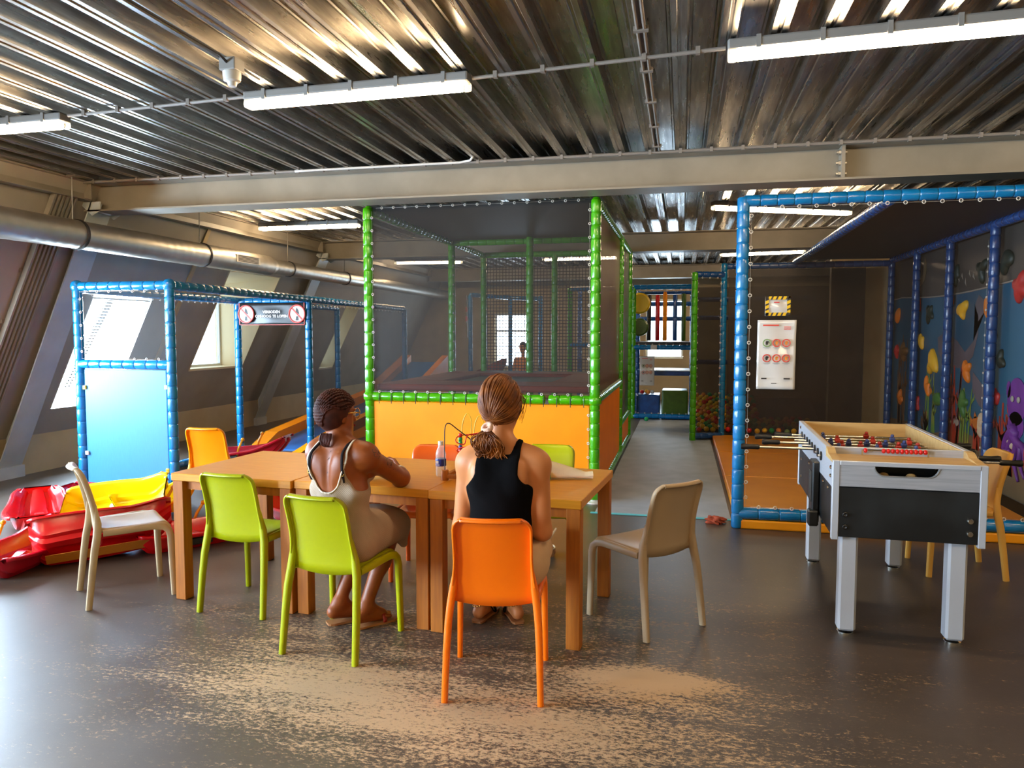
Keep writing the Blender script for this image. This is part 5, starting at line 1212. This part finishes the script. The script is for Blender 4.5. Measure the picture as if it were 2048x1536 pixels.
def sandal(heel, toe, w, m_sole, m_strap, root, org, lift=0., ankle=None):
    d = toe-heel; L = np.linalg.norm(d[:2]); d = np.array((d[0], d[1], 0))/L; x = V3(d[1], -d[0], 0); o = np.array((heel[0], heel[1], 0.002))-d*.035; L += .075
    prof = [(0, .62), (.04, .80), (.12, .92), (.3, .86), (.5, .90), (.7, 1.08), (.85, 1.0), (.95, .72), (1, .3)]
    left = [o+d*L*t-x*w*a for t, a in prof]; right = [o+d*L*t+x*w*a for t, a in reversed(prof)]
    pl = [((p-org)[0], (p-org)[1]) for p in left+right]
    mb = MB(); mb.prism(pl, .002, .014, 'xy'); sd = mb.build('sandal', m_sole, root)
    mb = MB(); c = o+d*L*.62
    pts = [c + x*w*1.12*math.cos(a) + V3(0, 0, .012+.052*math.sin(a)) - org for a in np.linspace(0, PI, 12)]; mb.tube(pts, 1., 8, True, flat=(.012, .0035), up=tuple(d))
    if ankle is not None:
        pts = [ankle + (d*math.cos(a)+x*math.sin(a))*.040 - org for a in np.linspace(0, 2*PI, 20)]; mb.tube(pts, .0035, 6)
        for s in (-1, 1): mb.tube([ankle+x*s*.040-org, c+x*s*w*.9+V3(0, 0, .012)-org], .0035, 6)
    mb.build('strap', m_strap, sd, smooth=True); return sd

# ================================================================== woman in the black top on the orange chair
org = V3(-.80, 3.28, 0)
P2 = thing('person', 'person in black tank top and beige shorts sitting on the orange chair, seen from behind', 'person', tuple(org))
torso = [E_((-.80, 3.285, .575), (.175, .125, .115)), E_((-.885, 3.235, .545), (.095, .095, .09)), E_((-.715, 3.235, .545), (.095, .095, .09)), E_((-.80, 3.275, .73), (.138, .098, .14), k=.05),
         E_((-.80, 3.280, .91), (.155, .108, .17), k=.05), C_((-.935, 3.285, 1.015), (-.655, 3.285, 1.02), .058, .058, k=.05), C_((-.80, 3.30, 1.09), (-.915, 3.29, 1.045), .046, .044, k=.05), C_((-.80, 3.30, 1.09), (-.68, 3.29, 1.05), .046, .044, k=.05),
         E_((-.87, 3.365, .92), (.06, .055, .06), k=.03), E_((-.73, 3.365, .92), (.06, .055, .06), k=.03), E_((-.875, 3.205, .96), (.05, .035, .075), k=.03), E_((-.715, 3.205, .965), (.05, .035, .075), k=.03)]
thighs = [C_((-.885, 3.31, .545), (-.935, 3.74, .525), .088, .058, k=.04), C_((-.715, 3.31, .545), (-.715, 3.74, .525), .088, .058, k=.04)]
hc = V3(-.818, 3.352, 1.275); Rh = np.array(Euler((R_(-10), R_(-3), R_(-6))).to_matrix())
hd, Th = head(hc, Rh, 1.10)
arms = []
for sh, el, wr, sd in (((-.958, 3.292, 1.0), (-.998, 3.315, .70), (-.905, 3.535, .655), 1), ((-.628, 3.292, 1.005), (-.612, 3.318, .695), (-.715, 3.540, .655), -1)):
    sh, el, wr = V3(*sh), V3(*el), V3(*wr); arms += [E_(sh, (.056, .058, .064), k=.035), C_(sh, el, .050, .041, k=.03), C_(el, wr, .042, .027, k=.02), C_(el+(wr-el)*.1, el+(wr-el)*.45, .044, .038, k=.02)]
    d = V3(.10*sd, .12, -.015); arms += hand(wr, d, V3(.25*sd, 0, 1), sd, .55)
legs = []
for kn, an, he, to in (((-.935, 3.74, .525), (-1.075, 3.935, .10), (-1.082, 3.915, .048), (-1.050, 4.115, .036)), ((-.715, 3.74, .525), (-.890, 3.965, .105), (-.868, 3.950, .048), (-.965, 4.130, .036))):
    kn, an, he, to = V3(*kn), V3(*an), V3(*he), V3(*to); legs += [C_(kn, an, .052, .030, k=.03), E_(kn*.68+an*.32+V3(0, -.018, 0), (.050, .050, .10), k=.04)] + foot(an, he, to)
fld = Field((-1.22, 3.02, -.02), (-.42, 4.20, 1.46), .0058)
fld.run(torso + thighs + [C_((-.80, 3.305, 1.06), (-.812, 3.335, 1.21), .052, .049, k=.035)] + hd + arms + legs)
fld.cone((-.80, 3.160, .80), (-.80, 3.175, 1.0), .012, .012, k=.03, sub=True)
fld.mesh('body', 'skin_fair', P2, org)
eyes(Th, Rh, P2, org, 'hair_brown')
mb = MB(); mb.sphere(Th((0, .100, -.058))-org, .010, 10, 6, (2, .6, .7)); mb.build('lips', 'scrunchie', P2, smooth=True)
# tank top
fld = Field((-1.10, 3.02, .5), (-.48, 3.52, 1.16), .0058); fld.run(torso, .0075)
def tank(X, Y, Z):
    ax = np.abs(X+.80 - .004)
    half = .098 + .11*sstep((.985-Z)/.15)
    neck = np.where(Y < 3.30, 1.060, .985) + .09*sstep((ax-.05)/.04)
    arm = ax - half - np.where(Z < .83, 1., 0.)
    return np.maximum.reduce([arm+0*Y, Z-neck, .595-Z+0*X+0*Y])
fld.cut(tank); fld.mesh('tank_top', 'tank', P2, org)
# shorts
fld = Field((-1.10, 3.02, .40), (-.48, 3.80, .72), .0058); fld.run(torso[:4] + thighs, .016)
fld.cone((-.885, 3.30, .545), (-.93, 3.68, .53), .100, .085, k=.05); fld.cone((-.715, 3.30, .545), (-.71, 3.68, .53), .104, .085, k=.05)
fld.ell((-.66, 3.31, .565), (.075, .13, .10), k=.05)
fld.cut(lambda X, Y, Z: np.maximum.reduce([Y-3.62+0*X+0*Z, Z-.655+0*X+0*Y, .452-Z+0*X+0*Y])); fld.mesh('shorts', 'shorts', P2, org)
mb = MB(); mb.tube([p-org for p in catmull([(-.640, 3.36, .640), (-.605, 3.40, .632), (-.585, 3.44, .655), (-.575, 3.47, .672)])], .005, 8); mb.build('drawstring', 'white_plastic', P2, smooth=True)
# hair: cap, combed strands, low bun
r_h = (.096, .113, .124)
fld = Field(hc-.17, hc+.17, .005); fld.ell(hc+Rh@V3(0, -.006, .012), r_h, R=Rh)
iv = np.linalg.inv(Rh)
def hcut(X, Y, Z):
    x, y, z = X-hc[0], Y-hc[1], Z-hc[2]; yy = iv[1][0]*x+iv[1][1]*y+iv[1][2]*z; z2 = iv[2][0]*x+iv[2][1]*y+iv[2][2]*z
    return np.maximum(yy - .045 - .55*(z2-.03)*(z2 > -.2), -(z2+.105) + yy*.35)
fld.cut(hcut); hair = fld.mesh('hair', 'hair_brown', P2, org)
tie = V3(-.850, 3.232, 1.176); dtie = iv @ (tie-hc)
paths = []; rnd = random.Random(3)
for i in range(130):
    a = rnd.uniform(-1.0, 1.0)*PI*.80; el = rnd.uniform(-.3, 1.35)
    d0 = (math.sin(a)*math.cos(el), math.cos(a)*math.cos(el)*.75-.05, math.sin(el)+.05)
    paths.append(over_head(hc+Rh@V3(0, -.006, .012), Rh, np.array(r_h)*1.012, d0, dtie+np.array([rnd.uniform(-.012, .012) for _ in range(3)]), 12, rnd.uniform(-.01, .035)))
strands(paths, .0042, .0036, 'hair_brown', 'combed_strands', hair, org)
paths = []
for i in range(40):       # looped bun under the scrunchie
    a = rnd.uniform(0, 2*PI); rr = rnd.uniform(.014, .054); c = tie + V3(rnd.uniform(-.022, .018), -.014, -.060)
    pts = [tie+V3(rnd.uniform(-.008, .008), -.008, -.006)]
    tl, sg = rnd.uniform(-.8, .8), rnd.choice((-1, 1))
    for j in range(5):
        t = a + sg*j*.85; qx, qz = rr*1.1*math.cos(t), rr*(.65+.3*math.sin(i))*math.sin(t); pts.append(c + V3(qx*math.cos(tl)-qz*math.sin(tl), -.008-.024*math.sin(PI*j/4)+rnd.uniform(-.010, .010), qx*math.sin(tl)+qz*math.cos(tl)-.003*j))
    paths.append(catmull(pts, 4))
for i in range(120):       # loose ends falling to the neck
    x0 = rnd.uniform(-.045, .072); w_ = rnd.uniform(-.014, .014); e_ = rnd.uniform(.55, 1); pts = [tie+V3(x0*.2, -.010, -.006), tie+V3(x0*.75+w_*.5, -.040-rnd.uniform(0, .012), -.045*e_), tie+V3(x0*1.02-w_+.006, -.044+rnd.uniform(-.012, .010), -.085*e_), tie+V3(x0*1.12+w_*1.2+.010, -.032+rnd.uniform(-.008, .008), -.125*e_), tie+V3(x0*1.1-w_*1.1+.014, -.026+rnd.uniform(-.006, .006), -.160*e_), tie+V3(x0*1.05+w_*.8+.016, -.020, -.188*e_)]
    paths.append(catmull(pts, 4))
strands(paths, .0040, .0016, 'hair_brown', 'bun', hair, org)
paths = []
for i in range(9):        # wisps by the right ear
    p0 = Th((.082, .005+rnd.uniform(-.02, .02), .02+rnd.uniform(-.02, .03))); paths.append(catmull([p0, p0+V3(.018+rnd.uniform(0, .01), .006, -.02), p0+V3(.016+rnd.uniform(-.006, .012), .004, -.055), p0+V3(rnd.uniform(-.004, .010), 0, -.09-rnd.uniform(0, .03))], 4))
strands(paths, .0016, .0007, 'hair_brown', 'wisps', hair, org, 4)
mb = MB()
q = Vector((-.35, -.6, .75)).normalized()
for k in range(3): mb.torus(tuple(tie-org+np.array((0, -.006, .004*(k-1)))), .021, .010, tuple(q), 18, 8)
mb.build('scrunchie', 'scrunchie', hair, smooth=True)
for nm, an, he, to in (('l', (-1.075, 3.935, .10), (-1.082, 3.915, .045), (-1.050, 4.115, .034)), ('r', (-.890, 3.965, .105), (-.868, 3.950, .045), (-.965, 4.130, .034))):
    sandal(V3(*he), V3(*to), .040, 'sandal_sole', 'bra_strap', P2, org, ankle=V3(an[0], an[1], .115))
    mb = MB(); A = V3(*an)+V3(0, 0, -.008)-org
    for k in range(18): a = 2*PI*k/18; mb.sphere(A+V3(.041*math.cos(a), .041*math.sin(a), .010*math.sin(a+2)), .0075, 8, 6, (1, 1, .6))
    mb.build('anklet', 'gold', P2, smooth=True)

# ================================================================== woman in the greige dress on the lime chair
org = V3(-1.70, 3.46, 0)
P1 = thing('person', 'person in greige low backed dress sitting on the lime chair, hands clasped on table', 'person', tuple(org))
yaw = R_(-14); Rt = rotz(yaw); B = V3(-1.70, 3.505, 0); L_ = lambda x, y, z: B + Rt @ V3(x, y, z)
torso = [E_(L_(0, 0, .575), (.178, .135, .12), R=Rt), E_(L_(-.09, -.045, .545), (.10, .10, .09)), E_(L_(.09, -.045, .545), (.10, .10, .09)), E_(L_(0, 0, .72), (.145, .110, .13), k=.05, R=Rt),
         E_(L_(0, -.008, .885), (.150, .110, .155), k=.05, R=Rt), C_(L_(-.13, -.005, .985), L_(.13, -.005, .985), .058, .058, k=.05), C_(L_(0, .005, 1.045), L_(-.115, 0, 1.01), .044, .042, k=.05), C_(L_(0, .005, 1.045), L_(.115, 0, 1.01), .044, .042, k=.05),
         E_(L_(-.07, .09, .89), (.065, .06, .06), k=.03), E_(L_(.07, .09, .89), (.065, .06, .06), k=.03), E_(L_(-.075, -.083, .94), (.048, .032, .07), k=.03), E_(L_(.075, -.083, .94), (.048, .032, .07), k=.03),
         E_(L_(.12, -.01, .80), (.045, .07, .05), k=.04), E_(L_(-.12, -.01, .80), (.045, .07, .05), k=.04)]
thighs = [C_(L_(-.088, 0, .55), (-1.72, 3.92, .53), .092, .064, k=.05), C_(L_(.088, 0, .55), (-1.565, 3.875, .53), .092, .064, k=.05)]
hc = V3(-1.736, 3.535, 1.182); Rh = np.array(Euler((R_(-4), R_(-2), R_(-34))).to_matrix())
hd, Th = head(hc, Rh, .98)
arms = []
shR, elR, wrR = V3(-1.542, 3.475, .980), V3(-1.478, 3.765, .820), V3(-1.548, 3.950, .822)
shL, elL, wrL = V3(-1.842, 3.540, .978), V3(-1.815, 3.80, .825), V3(-1.680, 3.995, .815)
for sh, el, wr in ((shR, elR, wrR), (shL, elL, wrL)):
    arms += [E_(sh, (.058, .060, .066), k=.04), C_(sh, el, .054, .046, k=.035), C_(el, wr, .046, .027, k=.02), C_(el+(wr-el)*.08, el+(wr-el)*.4, .049, .041, k=.02)]
arms += hand(wrR, V3(-.045, .045, .035), V3(.8, .4, .5), 1, .95) + hand(wrL, V3(.075, .006, .012), V3(-.2, .6, .8), -1, .95)
legs = []
fl = [((-1.72, 3.92, .53), (-1.838, 3.735, .108), (-1.856, 3.705, .062), (-1.712, 3.840, .038)), ((-1.565, 3.875, .53), (-1.672, 3.715, .105), (-1.690, 3.690, .055), (-1.572, 3.835, .036))]
for kn, an, he, to in fl:
    kn, an, he, to = V3(*kn), V3(*an), V3(*he), V3(*to); legs += [C_(kn, an, .056, .034, k=.03), E_(kn*.66+an*.34+V3(-.005, -.016, 0), (.052, .052, .10), k=.04)] + foot(an, he, to, 1.02)
fld = Field((-2.02, 3.20, -.02), (-1.24, 4.12, 1.34), .0056)
fld.run(torso + thighs + [C_(L_(0, .01, 1.02), hc+V3(.005, -.01, -.07), .052, .048, k=.04)] + hd + arms + legs)
fld.cone(L_(0, -.128, .74), L_(0, -.108, 1.0), .013, .010, k=.035, sub=True)
fld.mesh('body', 'skin_dark', P1, org)
eyes(Th, Rh, P1, org, 'hair_black')
mb = MB(); mb.sphere(Th((0, .096, -.056))-org, .011, 10, 6, (2, .6, .8)); mb.build('lips', 'sandal_red', P1, smooth=True)
# dress: bodice with low round back and long skirt over the thighs
iR = Rt.T
fld = Field((-2.02, 3.20, .38), (-1.36, 4.06, 1.06), .0056); fld.run(torso, .008)
fld.run(thighs, .020); fld.cone(L_(-.05, 0, .54), (-1.70, 3.90, .525), .11, .075, k=.08); fld.cone(L_(.07, .02, .555), (-1.600, 3.895, .525), .110, .076, k=.08); fld.cone(L_(.0, .0, .55), (-1.65, 3.88, .53), .11, .09, k=.06)
fld.cone((-1.545, 3.90, .53), (-1.530, 3.935, .41), .045, .024, k=.05)
def dress(X, Y, Z):
    x = iR[0][0]*(X-B[0])+iR[0][1]*(Y-B[1]); y = iR[1][0]*(X-B[0])+iR[1][1]*(Y-B[1]); ax = np.abs(x)
    top = np.where(y < .02, .805 + .19*np.clip(ax/.125, 0, 1.3)**2.6, .90 + .06*np.clip(ax/.1, 0, 1)**2)
    arm = (1 - ((ax-.185)/.075)**2 - ((Z-.915)/.105)**2)*.05          # armholes
    return np.maximum.reduce([Z-np.minimum(top, .962), arm+0*y, .452-Z - np.where(y > .38, .1, 0)+0*x, y-.50+0*Z])
fld.cut(dress); dr = fld.mesh('dress', 'dress', P1, org)
fr = Field((-2.02, 3.20, .72), (-1.36, 3.70, 1.08), .0056); fr.run(torso, .010)
def surf(x, z, back=True):
    """point on the back of the torso at side offset x and height z"""
    for yy in np.arange(-.22, .05, .003):
        p = L_(x, yy, z); i = np.round((p-fr.lo)/fr.h).astype(int)
        if fr.F[tuple(i)] < 0: return p
    return L_(x, -.1, z)
zz_ = lambda x: .805 + .19*min(abs(x)/.125, 1.3)**2.6
mb = MB(); mb.tube([surf(x, zz_(x)-.002)-org for x in np.linspace(-.118, .118, 40)], .0045, 6); mb.build('neckline_trim', 'dress_trim', dr, smooth=True)
for s in (-1, 1):
    pts = [surf(s*.116, .958), surf(s*.115, .985), surf(s*.108, 1.015), L_(s*.100, -.035, 1.052), L_(s*.095, .0, 1.062), L_(s*.09, .05, 1.035), L_(s*.085, .10, .965)]
    mb = MB(); mb.tube([p-org for p in catmull(pts, 4)], 1., 8, True, flat=(.0075, .003), up=tuple(Rt@V3(1, 0, 0))); mb.build('shoulder_strap', 'dress_trim', dr, smooth=True)
    pts = [surf(s*.098, .862), surf(s*.105, .90), surf(s*.104, .94), surf(s*.100, .985), surf(s*.092, 1.015), L_(s*.086, -.035, 1.054), L_(s*.082, .0, 1.064), L_(s*.078, .05, 1.037)]
    mb = MB(); mb.tube([p-org for p in catmull(pts, 4)], 1., 8, True, flat=(.0085, .003), up=tuple(Rt@V3(1, 0, 0))); g = mb.build('bra_strap', 'bra_strap', P1, smooth=True)
    mb = MB(); mb.torus(tuple(surf(s*.104, .905)-org+Rt@V3(0, -.003, 0)), .008, .002, tuple(Rt@V3(0, 1, 0)), 12, 5); mb.build('strap_slider', 'gold', g, smooth=True)
    e = .16
    pts = [L_(s*(.155), -.055, .955)] if False else None
# tattoo marks lie on the skin: spine script, shoulder rose, upper arm patch
def on_body(p, d, F_):
    p = np.array(p, float)
    for _ in range(60):
        i = np.round((p-F_.lo)/F_.h).astype(int)
        if (i < 0).any() or (i >= F_.n).any() or F_.F[tuple(i)] < 0: return p
        p = p + d*.003
    return p
F1 = Field((-2.02, 3.20, .7), (-1.24, 3.9, 1.12), .0056); F1.run(torso + arms[:8]); F1.cone(L_(0, -.128, .74), L_(0, -.108, 1.0), .013, .010, k=.035, sub=True)
mb = MB(); bd = Rt @ V3(0, 1, 0)
for k in range(9):
    z = .87+k*.017; p = on_body(L_(.002*math.sin(k*2), -.2, z), bd, F1); mb.tube([p-org+V3(-.005, .0005, -.004), p-org+V3(.003*math.sin(k), -.0003, .0), p-org+V3(.005, .0005, .006)], .0013, 5)
mb.build('spine_tattoo', 'tattoo', P1)
ad = (elR-shR)/np.linalg.norm(elR-shR)
for nm, f0, n in (('shoulder_tattoo', .12, 7), ('arm_tattoo', .52, 8)):
    mb = MB(); vd = V3(-.1, -.8, -.25); vd = -np.array((.55, -.75, .25))
    for k in range(n):
        c = shR+(elR-shR)*(f0+.022*k) + V3(.055, -.075, .05) + V3(.006*math.sin(k*3), 0, .010*math.cos(k*4)); pts = []
        for j in range(7):
            a = j/6*PI*1.5+k; q = c + V3(.010*math.cos(a), .004*math.cos(a), .012*math.sin(a)); pts.append(on_body(q, vd/np.linalg.norm(vd), F1)-org)
        mb.tube(pts, .0016, 5)
    mb.build(nm, 'tattoo', P1)
# braided hair
r_h = (.088, .104, .112)
fld = Field(hc-.16, hc+.16, .005); fld.ell(hc+Rh@V3(0, -.008, .016), r_h, R=Rh); iv = np.linalg.inv(Rh)
def hcut(X, Y, Z):
    x, y, z = X-hc[0], Y-hc[1], Z-hc[2]; yy = iv[1][0]*x+iv[1][1]*y+iv[1][2]*z; z2 = iv[2][0]*x+iv[2][1]*y+iv[2][2]*z
    return np.maximum(yy - .030 - .55*(z2-.02), -(z2+.078) + yy*.4)
fld.cut(hcut); hair = fld.mesh('hair', 'hair_black', P1, org)
nape = V3(-1.744, 3.432, 1.085); dn = iv @ (nape-hc); mb = MB()
for i in range(17):
    f = (i-8)/8; base = []
    for j in range(64):       # cornrow from the hairline over the crown to the nape
        t = j/63; th = R_(28 + (222-28)*t); lat = f*(.80+.25*math.sin(PI*min(1, t*1.25)))*(1-.80*max(0, (t-.55)/.45)**1.3); lat = max(-.97, min(.97, lat)); c_ = math.sqrt(1-lat*lat)
        d = np.array((lat, math.cos(th)*c_, math.sin(th)*c_)); q = 1/np.sqrt(((d/np.array(r_h))**2).sum()); base.append(hc+Rh@V3(0, -.008, .016)+Rh@(d*q*1.025))
    tang = Rh @ V3(1, 0, 0)
    mb.tube([p + tang*.0022*math.sin(j*1.1+i) - org for j, p in enumerate(base)], [.0088*(.70+.30*math.sin(j*1.1*2))*(1-.35*(j/63)**3) for j in range(64)], 7)
mb.build('braids', 'hair_black', hair, smooth=True)
paths = []; rnd = random.Random(5)
for i in range(12):
    x0 = rnd.uniform(-.025, .025); paths.append(catmull([nape+V3(x0, .005, .01), nape+V3(x0*1.05+rnd.uniform(-.006, .006), -.014, -.018), nape+V3(x0*.7+rnd.uniform(-.008, .008), -.012, -.042), nape+V3(x0*.5+.008, -.004, -.055)], 4))
strands(paths, .0075, .0035, 'hair_black', 'braid_ends', hair, org)
# glasses, bracelet, sandals
mb = MB()
for s in (-1, 1):
    mb.torus(tuple(Th((s*.034, .106, .010))-org), .026, .0022, tuple(Rh@V3(0, 1, 0)), 20, 6); mb.tube([Th((s*.060, .104, .014))-org, Th((s*.080, .06, .014))-org, Th((s*.085, -.005, .010))-org], .0035, 6)
mb.tube([Th((-.008, .108, .014))-org, Th((0, .112, .018))-org, Th((.008, .108, .014))-org], .002, 6); mb.build('glasses', 'gold', P1, smooth=True)
wd = (wrR-elR)/np.linalg.norm(wrR-elR)
mb = MB()
for k in range(2): mb.torus(tuple(wrR-wd*(.012+.012*k)-org), .031, .0035, tuple(wd), 24, 6)
mb.build('bracelet', 'dress_trim', P1, smooth=True)
for kn, an, he, to in fl: sandal(V3(*he), V3(*to), .044, 'sandal_sole', 'sandal_red', P1, org)

# ================================================================== child far behind the netting
org = V3(-3.38, 15.9, 0)
PC = thing('person', 'child in an orange shirt standing far back behind the trampoline netting', 'person', tuple(org))
Q = lambda x, y, z: org+V3(x, y, z)
Rh = rotz(PI*.9); hd, Th = head(Q(0, 0, 1.30), Rh, .95)
tor = [E_(Q(0, 0, .72), (.12, .085, .09)), E_(Q(0, 0, .90), (.12, .085, .14), k=.05), C_(Q(-.11, 0, 1.04), Q(.11, 0, 1.04), .042, .042, k=.04)]
fld = Field(Q(-.32, -.25, -.01), Q(.32, .25, 1.45), .012)
arms = []
for s in (-1, 1): arms += [C_(Q(s*.15, 0, 1.03), Q(s*.19, -.02, .82), .038, .03, k=.03), C_(Q(s*.19, -.02, .82), Q(s*.17, -.12, .68), .03, .022, k=.02)] + hand(Q(s*.17, -.12, .68), V3(0, -.05, -.08), V3(s, -.2, 0), -s, .5, .85)
lg = []
for s in (-1, 1): lg += [C_(Q(s*.06, 0, .70), Q(s*.07, 0, .38), .068, .045, k=.03), C_(Q(s*.07, 0, .38), Q(s*.07, .01, .07), .046, .03, k=.02)] + foot(Q(s*.07, .01, .07), Q(s*.07, .02, .035), Q(s*.08, -.14, .028), .85)
fld.run(tor + [C_(Q(0, 0, 1.06), Q(0, 0, 1.2), .038, .038)] + hd + arms + lg); fld.mesh('body', 'skin_fair', PC, org)
fld = Field(Q(-.32, -.25, .6), Q(.32, .25, 1.12), .010); fld.run(tor + [C_(Q(s*.15, 0, 1.03), Q(s*.18, -.01, .90), .04, .04, k=.03) for s in (-1, 1)], .012); fld.cut(lambda X, Y, Z: np.maximum(.68-Z, Z-1.085)+0*X+0*Y); fld.mesh('shirt', 'orange_print', PC, org)
fld = Field(Q(-.25, -.2, .3), Q(.25, .2, .75), .012); fld.run(tor[:1]+[l for l in lg if l[0] == 'cone'][:1]+[C_(Q(.06, 0, .70), Q(.07, 0, .45), .07, .055)], .012); fld.cut(lambda X, Y, Z: np.maximum(.45-Z, Z-.72)+0*X+0*Y); fld.mesh('shorts', 'hazard_yellow', PC, org)
fld = Field(Q(-.15, -.15, 1.15), Q(.15, .15, 1.46), .008); fld.ell(Q(0, .005, 1.315), (.085, .10, .108)); fld.cut(lambda X, Y, Z: np.maximum(-(Y-org[1])-.03-(Z-1.30)*.9, 1.23-Z)+0*X); fld.mesh('hair', 'hair_black', PC, org)
